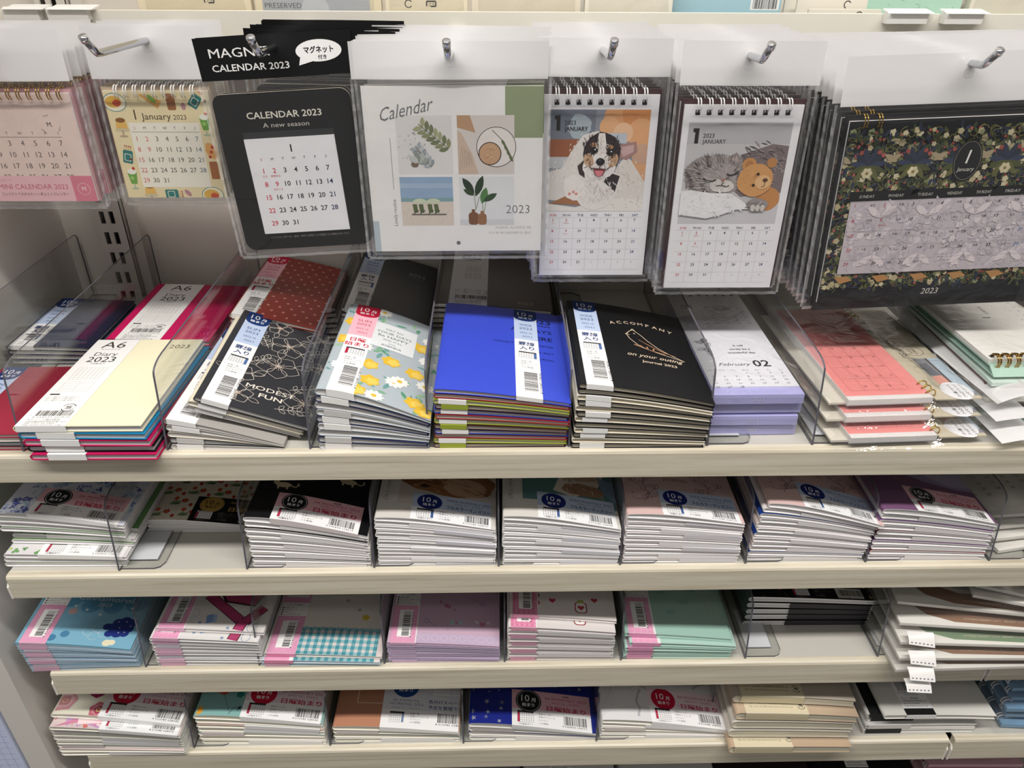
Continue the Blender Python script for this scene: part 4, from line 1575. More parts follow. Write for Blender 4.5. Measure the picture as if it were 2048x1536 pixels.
stack('mint planner pile', 'B6 planner', 126, 508, Z3, 106, 148, 5, 29, 21, [('#b6d4c9', 'mint')],
      'mint planner with pink checked strip on top of its pile, third shelf', art=cover_mint(106, 148), band=bnd(4, 27, CSG, front='#e59ac0'), topcov=('#a7c9bc', 'mint'), arts={1: (Art(), bnd(3, 28, CSG, front='#e59ac0'))},
      lv={0: (0, 8, -1.0), 1: (4, 1, -0.2), 2: (0, 0, 0)}, tab=[tb(3, 28, '#d996b8')], sleeve=5, page='#cfe0d6', pagelines='#a5c0b4')
stack('black gold planner pile', 'B6 planner', 256, 548, Z3, 130, 180, 5, 44, 37, [('#1d1c1e', 'black')],
      'black planner with gold floral print and barcode on top of its pile', art=cover_gold_floral(130, 180), band=bnd(42, 82, ml('B6', 'gold', w=82), L=35, c='#141316', front=None), topcov=('#161518', 'black'),
      tab=[tb(44, 128, '#3a383c')], edge='#f0eeee', ct=1.2, page='#e6e4e3', fill=0.72, pagelines='#d3d1d2')

# ---- fourth shelf
CR6 = ml('B6', 'crimson', w=84, h=42, digits='4 510085 628045')
WT6 = [tb(50, 128, '#e8e6e4'), None, tb(4, 48, '#dcd3cf'), tb(48, 126, '#efeded')]
stack('camellia planner stack', 'B6 planner', -458, 500, Z4, 130, 182, 9, 57, 40, [('#e6e2da', 'white'), ('#dfc9c9', 'pink rose'), ('#e9e6e0', 'white')],
      'cream planner with crimson camellias and red dot label, fourth shelf', rot=-0.6, art=cover_camellia(130, 182), band=bnd(48, 82, CR6, L=42), topcov=('#e7e2cf', 'cream camellia'), arts={1: (cover_roses(130, 182), bnd(50, 78, ml('B6', 'crimson', w=78, h=42, digits='4 510085 628072'), L=42))},
      lv={0: (0, 9, -0.8), 1: (1, -1, -0.4)}, edge='#efece4', ct=0.65, bulge=1.6, tab=WT6, sleeve=6, page='#e8e4d4', pagelines='#cbc7ba')
stack('teal poppy planner stack', 'B6 planner', -315, 510, Z4, 132, 182, 7, 50, 34, [('#e7e3d6', 'cream'), ('#d9a9a2', 'pink'), ('#7fb0ac', 'teal')],
      'teal planner with orange poppies and red dot label, fourth shelf', art=cover_poppy(132, 182), band=bnd(48, 82, CR6, L=42), topcov=('#86b4b0', 'teal'), edge='#efece4', ct=0.65, bulge=1.6, tab=WT6, page='#e9e5d2', pagelines='#cfcab8')
stack('copper planner pile', 'B6 planner', -174, 510, Z4, 134, 182, 4, 28, 17, [('#e4e0d6', 'cream'), ('#4c5a50', 'dark green'), ('#c09078', 'copper')],
      'copper planner with wide blue and white label, fourth shelf', art=cover_copper(134, 182), band=bnd(50, 83, family_label(83, 62), L=62), topcov=('#bb8468', 'copper'), edge='#efece4', ct=0.65, bulge=1.6, tab=WT6, page='#e9e5d2', pagelines='#cfcab8', jit=1.0)
stack('navy star planner pile', 'B6 planner', -30, 510, Z4, 136, 182, 4, 30, 12, [('#e6e4e0', 'white'), ('#26326e', 'navy')],
      'navy planner with silver stars and black dot label, fourth shelf', art=cover_stars(136, 182), band=bnd(46, 86, ml('B6', 'black', w=86, h=44, digits='4 542804 104707'), L=44), topcov=('#1e2a86', 'navy'), edge='#efece4', ct=0.65, bulge=1.6, tab=WT6, page=PG2, sleeve=2, rot=-1.2)
stack('marble planner pile', 'B6 planner', 111, 510, Z4, 139, 182, 5, 32, 12, [('#e6e4e2', 'white'), ('#d5d4d6', 'grey'), ('#e9e7e4', 'white')],
      'white marble print planner with red dot label, fourth shelf', art=cover_marble(139, 182), band=bnd(54, 82, ml('B6', 'crimson', w=82, h=42, digits='4 510085 628052'), L=42), topcov=('#e3e2e3', 'marble'), edge='#efece4', ct=0.65, bulge=1.6, tab=WT6, page='#e6e2d6', pagelines='#c5c1b6')
FB = family_band(68, 52)
stack('taupe sleeved planner stack', 'family planner', 247, 497, Z4, 130, 182, 5, 66, 59, [('#c2a88e', 'tan'), ('#cfc7bb', 'pale grey'), ('#d3ccc0', 'pale grey'), ('#c8b096', 'tan'), ('#bdb1a4', 'taupe')],
      'taupe family planner with beige band, topmost of its sleeved stack', rot=-1.0, band=bnd(9, 66, FB, L=52, front='#d8caa9'), arts={1: (None, bnd(11, 66, FB, L=52, front='#d8caa9')), 4: (None, bnd(6, 62, FB, L=52, front='#d8caa9'))},
      lv={0: (0, 16, -0.8), 1: (2, 5, -0.4), 2: (0, 4, 0), 3: (-2, 3, 0), 4: (-2, -7, 0.3)}, sleeve=5, page='#d9d2bd', pagelines='#c0b9a6', fill=0.8, pw=2.5)
stack('white planner pile with black tabs', 'B6 planner', 398, 510, Z4, 122, 182, 5, 36, 32, [('#d8d6d2', 'white'), ('#cfcdca', 'pale grey')],
      'white planner with upright barcode label sticking out to the right, fourth shelf', rot=-0.3, band=bnd(24, 32, sun_label(32, 58), L=58), topcov=('#dddbd4', 'white'),
      lv={0: (14, -3, 0.2), 1: (0, 4, 0), 2: (2, 5, 0.5)}, tab=[tb(3, 42, '#151517', '#151517'), tb(3, 50, '#d5d3d0'), tb(5, 52, '#151517', '#151517')], page='#e1dfd9', pagelines='#cfcdc8', pw=3)

# ---- lowest shelf, tops only just in view
for x, c, w, s in ((-36, '#8f8d92', 'grey', 'first'), (30, '#e2e0de', 'white', 'x'), (140, '#d8d5d2', 'pale', 'x'), (250, '#2b2022', 'dark brown', 'x'), (372, '#141416', 'black', 'x')):
    stack('%s planner pile on the lowest shelf' % w, 'planner', x, 512, Z5, {30: 104}.get(x, 62 if x < 0 else 108), 182, 4, 60, 58, [(c, w)],
          '%s planner on top of its pile on the lowest shelf' % w, band=bnd(30, 26, sun_label(26, 58), L=58) if x in (30, 372) else None, jit=0.4)
# ------------------------------------------------------------------ calendar artwork
def month(a, x, y, w, rows, size, ink, red, sat=None, head=None, hsize=None, hy=None, rh=10.0, nd=31, bold=0.0, tail=None, lines=None, notes=None, red2=(2, 9), align='c', font_sx=1.0):
    cw = w / 7
    X = lambda c: x + cw * (c + 0.5)
    if head:
        for c, t in enumerate(head):
            a.text(t, X(c), hy, hsize, red if c == 0 else (sat if (sat and c == 6) else ink), bold=bold)
    for d in range(1, nd + 1):
        c, r = (d - 1) % 7, (d - 1) // 7
        col = red if (c == 0 or d in red2) else (sat if (sat and c == 6) else ink)
        a.text(str(d), X(c), y - rh * r, size, col, bold=bold, al=align, sx=font_sx)
    if tail:
        for q in range(1, 5):
            a.text(str(q), X(2 + q), y - rh * 4, size * 0.9, tail, bold=0)
    if notes:
        a.text('元日', X(0), y - notes, size * 0.35, red)
        a.text('振替休日', X(1), y - notes, size * 0.35, red)
        a.text('成人の日', X(1), y - rh - notes, size * 0.35, red)
    return a

def art_mini_pink(W, H):
    a = Art()
    a.rect(0, 0, W, H, '#e6d0c8')
    a.up()
    month(a, 0, 46.6, 73, 5, 6.2, '#55484a', '#cf5a62', head='SMTWTFS', hsize=3.4, hy=55.5, rh=9.3, nd=28, red2=())
    a.line([(3, 53.6), (70, 53.6)], 0.35, '#55484a')
    a.rect(0, 0, W, 21.7, '#e9bcc4')
    a.rect(W - 18, 0, W, 21.7, '#d87f92')
    a.up()
    a.text('DESKTOP', 5, 17, 3.0, '#d79aa6', al='l')
    a.text('MINI CALENDAR 2023', 5, 10.5, 6.0, '#c35c74', al='l', fit=58)
    a.text('コンパクトで大人かわいい卓上ミニカレンダー', 6, 5, 3.2, '#4a3a3c', al='l', fit=56)
    a.text('M', W - 9, 9, 5, '#f3dcdc', bold=0.02)
    a.ring(W - 9, 10.5, 5, 0.3, '#f3dcdc')
    a.text('M.', 63, 62, 5, '#3a3034', bold=0.02)
    for k, t in enumerate(('MAKE', 'OVER', 'SERIES')):
        q = math.radians(100 - 120 * k)
        a.text(t, 63 + 7 * math.cos(q), 63 + 7 * math.sin(q), 1.8, '#5a4b4e', rot=math.degrees(q) - 90)
    return a

def art_food(W, H):
    a = Art()
    a.rect(0, 0, W, H, '#e9dab0')
    a.up()
    def plate(x, y, s):
        a.disc(x, y, 9.5 * s, '#4d8a8a', ry=7.4 * s); a.up()
        a.disc(x, y, 8.9 * s, '#f2ead2', ry=6.8 * s); a.up()
        a.disc(x - 1 * s, y + 0.5 * s, 6.6 * s, '#e3b452', ry=4.6 * s); a.up()
        a.blob(x + 1.5 * s, y - 0.5 * s, 3.4 * s, 2.6 * s, '#cf5136'); a.up()
    def pudding(x, y):
        a.poly([(x - 5, y), (x + 5, y), (x + 3.8, y + 8), (x - 3.8, y + 8)], '#e6b861')
        a.up(); a.disc(x, y + 8, 4, '#8a5a2e', ry=2)
        a.disc(x, y, 6, '#cfc3a0', ry=1.6)
        a.rect(x - 0.8, y - 5, x + 0.8, y, '#b9a58a')
        a.disc(x, y - 5, 3.6, '#b9a58a', ry=1)
    def soda(x, y):
        a.poly([(x - 4, y + 10), (x + 4, y + 10), (x + 2.6, y), (x - 2.6, y)], '#6ea545'); a.up()
        a.disc(x, y + 10.5, 3.8, '#f1efe4', ry=2.4)
        a.disc(x + 2, y + 13.2, 1.3, '#c8362e')
        a.disc(x - 0.8, y + 5, 1.6, '#9cc66e')
        a.rect(x - 0.5, y - 4, x + 0.5, y, '#a9bfa4')
        a.disc(x, y - 4, 3, '#a9bfa4', ry=0.8)
    def matchbox(x, y, r=0):
        b = Art()
        b.rrect(-4, -5.5, 4, 5.5, 1, '#2f7a78'); b.up()
        b.rrect(-2.8, -3.6, 2.8, 2.6, 1, '#d9e2cc'); b.up()
        b.rrect(-2.2, -3, 2.2, 2, 1, '#2f7a78')
        for k in range(4):
            b.rect(-2.6 + 1.5 * k, 5.5, -2.1 + 1.5 * k, 9, '#c9a87a')
            b.disc(-2.35 + 1.5 * k, 9, 0.6, '#b8493a', n=8)
        a.put(b, x, y, rot=r)
    plate(8, H - 9, 1.0)
    plate(W - 12, 2, 1.0)
    a.poly([(28, H - 3), (42, H - 14), (46, H - 8), (34, H - 2)], '#e0a85c')
    a.up(); a.disc(38, H - 6, 4.5, '#7fa648', ry=2, rot=-40)
    a.rrect(50, H - 15, 57, H - 2, 1.5, '#9a6238')
    a.disc(63, H - 12, 2, '#b98a94', ry=3)
    matchbox(73, H - 8, -35)
    a.disc(80, H - 18, 1.5, '#6b4a38', ry=1.1, rot=40)
    a.disc(81, H - 8, 1.5, '#6b4a38', ry=1.1, rot=60)
    pudding(9, H - 31)
    soda(W - 7, H - 31)
    matchbox(8, H - 53, -12)
    a.blob(W - 6, H - 48, 4.6, 7, '#e2a862', rot=20)
    a.up()
    for k in range(3):
        a.disc(W - 8 + k * 1.6, H - 53 + k * 4, 1.3, '#c2402f')
    soda(8, 12)
    a.rrect(W - 10, 16, W - 3, 31, 1, '#a8683c')
    pudding(20, 2)
    matchbox(38, 3, -90)
    a.disc(52, 4, 2, '#b98a94', ry=3.6, rot=40)
    a.disc(10, 33, 1.4, '#6b4a38', ry=1.0)
    a.up(2)
    a.rect(15, 9, 73, 63, '#f2ede0')
    a.up()
    a.text('1', 22, 65.5, 11.5, '#4c3a2c')
    a.text('January', 27, 65.5, 7.6, '#4c3a2c', al='l', fit=24)
    a.text('2023', 53, 65.5, 5.6, '#4c3a2c', al='l')
    month(a, 15, 48, 58, 5, 5.6, '#4c4640', '#cf5a54', sat='#43697a', head='SMTWTFS', hsize=3.4, hy=57.5, rh=8.7)
    a.line([(16, 55.5), (72, 55.5)], 0.3, '#6a625a')
    return a

def art_magnet(W, H):
    a = Art()
    a.rrect(0, 0, W, H, 8, '#0d0d0f')
    a.up()
    a.text('CALENDAR 2023', W / 2, H - 19, 7.0, '#ece6d8', bold=0.012, fit=58)
    a.text('A new season', W / 2, H - 26, 5, '#cfcac0', fit=36)
    a.rect(18, 14, 89, 96, '#2e2f31')
    a.up()
    a.text('※このカレンダーは、祝日・休日の変更により変更になる場合があります。', W / 2 + 2, 9.5, 2.0, '#8f8a86', fit=66)
    return a

def art_pad():
    a = Art()
    a.rect(18, 14, 89, 91, '#ecebee')
    a.text('1', 53.5, 80, 8, '#1d1d20', bold=0.02)
    month(a, 24, 64, 60, 5, 5.6, '#1d1d20', '#d03a4e', sat='#1f2f5e', head='SMTWTFS', hsize=2.9, hy=74, rh=10.8, bold=0.014, notes=3.2)
    return a

def art_magnet_header(w, h):
    a = Art()
    a.text('MAGNET', 10, 16, 9.2, '#f1f0ee', al='l', bold=0.012, fit=48)
    a.text('CALENDAR 2023', 10, 6.4, 6.8, '#f1f0ee', al='l', bold=0.012, fit=58)
    a.disc(91, 17, 17, '#f4f3f2', ry=7.6, n=28)
    a.poly([(77, 14), (75, 7.5), (86, 10)], '#f4f3f2')
    a.up()
    a.text('マグネット', 91, 15.8, 5.0, '#101012', fit=22, bold=0.03)
    a.text('付き', 93, 11.2, 3.4, '#101012', bold=0.02)
    return a

def art_collage(W, H):
    a = Art()
    a.rect(0, 0, W, H, '#eceae7')
    a.up()
    a.rect(108, H - 38, W, H, '#8f9a78')
    a.rect(0, 0, 5, 26, '#b6c3cc')
    a.up()
    R = random.Random(3)
    # leaves
    x0, y0 = 24, 64
    a.rect(x0, y0, x0 + 43, y0 + 45, '#dddbd8')
    a.up()
    def sprig(x, y, d, n, c, s=1.0):
        for k in range(n):
            u, v = x + k * 4.2 * s * math.cos(d), y + k * 4.2 * s * math.sin(d)
            for g in (-0.9, 0.9):
                a.leaf(u, v, 8 * s, 3.6 * s, math.degrees(d + g), R.choice(c))
        a.line([(x, y), (x + n * 4.2 * s * math.cos(d), y + n * 4.2 * s * math.sin(d))], 0.5, '#6b6a58')
    sprig(x0 + 40, y0 + 20, 2.45, 7, ('#8a8f6b', '#a3a682', '#737a58'))
    sprig(x0 + 26, y0 + 6, 2.2, 6, ('#a7aeb3', '#bcc2c6', '#8e979c'), 0.8)
    for k in range(30):
        a.disc(x0 + R.uniform(1, 22), y0 + R.uniform(12, 34), R.uniform(0.3, 0.9), R.choice(('#b3a8a8', '#c9c2c2')), n=6)
    a.disc(x0 + 13, y0 + 8, 3, '#7a6656', ry=2.2, n=10)
    for k in range(4):
        a.leaf(x0 + 16, y0 + 9, 9, 5, 20 + 40 * k, ('#9aa39c', '#b2b9b2', '#8b958c', '#c0c5c0')[k])
    # coffee
    x0 = 71
    a.rect(x0, y0, x0 + 44, y0 + 45, '#d5cec8')
    a.up()
    a.poly([(x0, y0), (x0 + 16, y0), (x0 + 11, y0 + 16), (x0 + 3, y0 + 32), (x0, y0 + 34)], '#cbb5a2')
    a.poly([(x0, y0 + 36), (x0 + 14, y0 + 32), (x0 + 10, y0 + 45), (x0, y0 + 45)], '#b99473')
    for k in range(6):
        a.line([(x0 + 1 + 2 * k, y0 + 3 + k), (x0 + 3 + 1.2 * k, y0 + 22 - k)], 0.5, '#b7a08c')
    a.disc(x0 + 30, y0 + 21, 15.5, '#3a2f33', n=30); a.up()
    a.disc(x0 + 30, y0 + 21, 15.0, '#e5dfda', n=30); a.up()
    a.disc(x0 + 25, y0 + 16, 9.0, '#35262a', n=26); a.up()
    a.disc(x0 + 25, y0 + 16, 8.3, '#c69f7c', n=26); a.up()
    for k in range(24):
        a.disc(x0 + 25 + R.uniform(-5, 5), y0 + 16 + R.uniform(-5, 5), R.uniform(0.3, 0.9), R.choice(('#d6b593', '#b78c68')), n=6)
    a.line([(x0 + 27, y0 + 34), (x0 + 36, y0 + 25), (x0 + 42, y0 + 13)], 0.5, '#5b5e42')
    for k in range(4):
        a.leaf(x0 + 34 + 2 * k, y0 + 27 - 4 * k, 6, 2.2, -60, '#5f6b45')
    # beach
    x0, y0 = 24, 22
    a.rect(x0, y0, x0 + 42, y0 + 20, '#d8ccc0')
    a.rect(x0, y0 + 20, x0 + 42, y0 + 23, '#7fa2a6')
    a.rect(x0, y0 + 23, x0 + 42, y0 + 40, '#93acc8')
    a.up()
    a.rect(x0, y0 + 31, x0 + 42, y0 + 35, '#a3b8cf')
    for k in range(60):
        a.disc(x0 + R.uniform(1, 41), y0 + R.uniform(1, 15), R.uniform(0.2, 0.6), R.choice(('#c9bba9', '#e4dad0')), n=6)
    for c in (15, 26):
        a.disc(x0 + c, y0 + 19, 6, '#c8d2b4', ry=3.6, a0=0, a1=180)
        a.rect(x0 + c - 0.25, y0 + 10, x0 + c + 0.25, y0 + 19, '#e8e4da')
    for c in (11, 16, 23, 28):
        a.poly([(x0 + c - 2, y0 + 18), (x0 + c + 1.5, y0 + 18), (x0 + c + 2.4, y0 + 11), (x0 + c - 1, y0 + 11)], '#57653f')
        a.line([(x0 + c - 1.5, y0 + 10), (x0 + c + 3, y0 + 13)], 0.6, '#3f4a30')
    a.rect(x0 + 8, y0 + 9, x0 + 36, y0 + 10, '#6a6258')
    # vases
    x0, y0 = 71, 22
    a.rect(x0, y0, x0 + 44, y0 + 40, '#dfe0e1')
    a.rect(x0, y0, x0 + 44, y0 + 5, '#d2d3d5')
    a.up()
    for bx, hh in ((13, 13), (19, 8)):
        a.line([(x0 + bx, y0 + hh), (x0 + bx - 1, y0 + 26)], 0.5, '#7b8a5c')
        a.line([(x0 + bx, y0 + hh), (x0 + bx + 3, y0 + 24)], 0.5, '#7b8a5c')
    for lx, ly, ln, wd, d, c in ((12, 26, 16, 6, 125, '#1f3322'), (13, 24, 18, 6, 70, '#22381f'), (18, 18, 14, 6, 75, '#4f7d45'), (19, 20, 13, 5, 30, '#2b4a2a'), (12, 25, 10, 4, 150, '#2c4426')):
        a.leaf(x0 + lx, y0 + ly, ln, wd, d, c)
    for bx, s, c in ((11, 1.0, '#7a5136'), (18, 0.9, '#946848')):
        a.up()
        a.rrect(x0 + bx - 4 * s, y0 + 0.5, x0 + bx + 4 * s, y0 + 11 * s, 2.6 * s, c)
        a.rect(x0 + bx - 1.4 * s, y0 + 10 * s, x0 + bx + 1.4 * s, y0 + 13.5 * s, c)
    a.up()
    a.text('Calendar', 34, 109, 14, '#6c7074', shear=0.5, bold=-0.006, fit=42, rot=12)
    a.line([(19, 92), (19, 52)], 0.35, '#6c6c6c')
    a.text('Lovely routine', 20, 22, 4.2, '#6c6c6c', rot=90, al='l', fit=22)
    a.text('2023', 118, 32, 10, '#5a6068', fit=19, bold=-0.012)
    a.text('PLEASE, ALWAYS BE', W - 8, 19, 3.0, '#a3a4a6', al='r', fit=29)
    a.text('YOUR WONDERFUL SELF', W - 8, 14.5, 3.0, '#a3a4a6', al='r', fit=35)
    a.disc(69, 7, 1.7, '#6f6f72', n=16)
    return a

def pet_page(W, H, photo, heads):
    a = Art()
    a.rect(0, 0, W, H, '#edecef')
    a.up()
    pw, ph = W - 11, 81
    x0, y0 = 5, 57
    photo(a, x0, y0, pw, ph)
    a.up(2)
    a.rect(x0 + 5.6, y0 + ph - 16, x0 + 8.6, y0 + ph - 4.4, '#181213')
    a.rect(x0 + 4.0, y0 + ph - 7.4, x0 + 6, y0 + ph - 4.4, '#181213')
    a.text('2023', x0 + 12, y0 + ph - 11.5, 4.6, '#2a2526', al='l', bold=0.012)
    a.text('JANUARY', x0 + 12, y0 + ph - 16, 4.6, '#2a2526', al='l', bold=0.012, fit=18.5)
    gx, gw, top = 4.5, W - 10, 51.5
    for k in range(6):
        a.rect(gx, top - 9.3 * k - 0.1, gx + gw, top - 9.3 * k + 0.1, '#bdb4b0')
    for k in range(1, 7):
        a.rect(gx + gw * k / 7 - 0.1, top - 46.5, gx + gw * k / 7 + 0.1, top, '#bdb4b0')
    month(a, gx, top - 3.4, gw, 5, 3.3, '#1d1d20', '#c43a44', sat='#2e4478', head=('SUN', 'MON', 'TUE', 'WED', 'THU', 'FRI', 'SAT'), hsize=2.8, hy=top + 1.0, rh=9.3, bold=0.02, tail='#a9a7aa', notes=2.0)
    for k in range(9):
        x = W * (0.115 + 0.0945 * k)
        a.rrect(x - 1.9, H - 7.6, x + 1.9, H - 3.6, 0.6, '#19191b')
    return a

def fur(a, R, x, y, rx, ry, n, cols, ln, d0, d1):
    for k in range(n):
        t, q = R.uniform(0, 6.28), math.sqrt(R.random())
        a.leaf(x + rx * q * math.cos(t), y + ry * q * math.sin(t), R.uniform(ln * 0.6, ln), ln * 0.12, R.uniform(d0, d1), R.choice(cols))

def photo_puppy(a, x0, y0, w, h):
    b = Art()
    R = random.Random(12)
    b.rect(0, 0, 100, 100, '#8d929c')
    b.up()
    b.rect(0, 72, 46, 100, '#767c88')
    b.rect(0, 54, 42, 72, '#9a5c3c')
    b.rect(0, 44, 30, 55, '#c4c6c9')
    b.blob(30, 84, 12, 12, '#a9b6bd'); b.blob(8, 90, 14, 10, '#6a727e')
    b.up()
    for x, y, r, c in ((72, 92, 18, '#dba06e'), (60, 84, 10, '#e2ad7e'), (88, 96, 16, '#d48f58'), (92, 78, 14, '#e0a878'), (74, 78, 10, '#eac09a'), (90, 40, 13, '#d9a478'), (94, 58, 10, '#cba58c')):
        b.disc(x, y, r, c, n=20)
    b.rect(44, 68, 78, 78, '#bfc6cf')
    b.up()
    # knitted blanket
    b.poly([(0, 12), (0, 40), (14, 44), (24, 62), (34, 76), (48, 80), (58, 78), (50, 60), (38, 40), (26, 20), (20, 10)], '#e4ded8')
    b.poly([(50, 0), (100, 0), (100, 30), (84, 52), (78, 56), (70, 44), (62, 24)], '#e0d9d2')
    b.poly([(0, 0), (100, 0), (100, 12), (60, 14), (30, 4), (0, 8)], '#e9e4de')
    b.poly([(2, 8), (40, 6), (44, 16), (20, 16)], '#a5714b')
    b.up()
    for k in range(120):
        x, y = R.uniform(0, 46), R.uniform(20, 78)
        if y < 84 - 0 and y < 30 + 1.3 * x + 12 and y > 1.6 * x - 20:
            b.leaf(x, y, 3.0, 1.0, 60, R.choice(('#cdc5bd', '#f2eeea', '#d8d0c8')))
    for k in range(120):
        x, y = R.uniform(52, 100), R.uniform(2, 50)
        if y < 56 - abs(x - 80) * 0.7:
            b.leaf(x, y, 3.0, 1.0, 120, R.choice(('#c9c0b6', '#f0ebe6', '#d3cac1')))
    b.up()
    # body and chest
    b.blob(50, 26, 24, 24, '#e9e3de', seed=2, j=0.05)
    b.blob(28, 24, 11, 14, '#efe9e4', rot=30, seed=3)
    b.disc(26, 19, 8.5, '#efe8e2', ry=6.5)
    b.up()
    b.poly([(62, 40), (74, 36), (70, 20), (58, 30)], '#2f2528')
    b.poly([(30, 46), (36, 52), (38, 34), (32, 38)], '#3a2b2a')
    for x, y in ((23, 18), (27, 20), (30, 18)):
        b.disc(x, y, 1.5, '#d98f86', n=10)
    # ear, head
    b.up()
    b.poly([(68, 66), (88, 70), (90, 60), (80, 52), (70, 54)], '#a5817c')
    b.poly([(71, 64), (86, 67), (86, 60), (76, 55)], '#c9a7a4')
    b.up()
    b.blob(54, 58, 19, 21, '#2b2224', seed=8, j=0.03)
    b.up()
    b.blob(52, 46, 17, 13, '#efe9e5', seed=9, j=0.03)
    b.poly([(50, 78), (56, 78), (60, 56), (46, 56)], '#ece4df')
    b.up()
    b.blob(41, 52, 5, 7, '#c9a383', rot=20, seed=3)
    b.blob(66, 52, 5, 7, '#c9a383', rot=-20, seed=4)
    b.disc(45, 67, 3.6, '#b88a66', ry=2.2)
    b.disc(62, 65, 3.6, '#b88a66', ry=2.2)
    b.disc(46, 61.5, 3.2, '#120e10'); b.disc(62.5, 59.5, 3.2, '#120e10')
    b.up()
    b.disc(47, 62.6, 0.9, '#dedede', n=8); b.disc(63.4, 60.6, 0.9, '#dedede', n=8)
    fur(b, R, 52, 56, 15, 16, 50, ('#3a2e2f', '#efe9e5', '#241c1e', '#d9cfc8'), 6, 200, 340)
    fur(b, R, 43, 64, 8, 10, 70, ('#2a2022', '#3c2f2f', '#1c1517', '#4b3a36'), 5, 60, 130)
    fur(b, R, 65, 63, 7, 10, 70, ('#2a2022', '#3c2f2f', '#1c1517', '#4b3a36'), 5, 50, 120)
    fur(b, R, 53, 64, 3, 11, 40, ('#ece4df', '#fbf7f4', '#d9d0ca'), 5, 70, 110)
    fur(b, R, 52, 46, 14, 9, 90, ('#f6f1ed', '#e2d9d3', '#efe8e3', '#d6ccc5'), 4.5, 220, 320)
    fur(b, R, 50, 26, 20, 16, 130, ('#f3eeea', '#dfd6d0', '#ebe4df', '#d3c9c2'), 6, 230, 310)
    fur(b, R, 41, 52, 4, 5, 20, ('#c39b79', '#d6b292', '#b58a66'), 4, 220, 300)
    fur(b, R, 66, 52, 4, 5, 20, ('#c39b79', '#d6b292', '#b58a66'), 4, 240, 320)
    for ex, ey in ((46, 61.5), (62.5, 59.5)):
        b.disc(ex, ey, 3.9, '#2a1d1a', ry=3.0)
        b.disc(ex, ey, 2.7, '#0f0b0c')
        b.disc(ex + 0.9, ey + 1.0, 0.8, '#e8e8e8', n=8)
    b.blob(53, 50.5, 4.6, 3.6, '#141114', seed=4, j=0.03)
    b.disc(52, 52, 1.6, '#4a4446', ry=0.8)
    b.line([(53, 47), (52.5, 43.5), (44, 44), (42, 46)], 0.9, '#3b2b2b')
    b.line([(52.5, 43.5), (60, 43), (63, 45.5)], 0.9, '#3b2b2b')
    b.poly([(46, 43.5), (59, 43), (56, 37), (52, 35.5), (48, 38)], '#7c2f35')
    b.up()
    b.poly([(47.5, 42), (57, 41.5), (55, 37), (52, 35.6), (49, 38)], '#d98088')
    c = Art()
    for p, col, l in b.i:
        q = p
        for ax, v, hi in ((0, 0, True), (0, 100, False), (1, 0, True), (1, 100, False)):
            if len(q) > 2:
                q = chop(q, ax, v, hi)
        if len(q) > 2:
            c.i.append((q, col, l))
    a.put(c, x0, y0, k=w / 100, ky=h / 100)
    a.up(b.l)

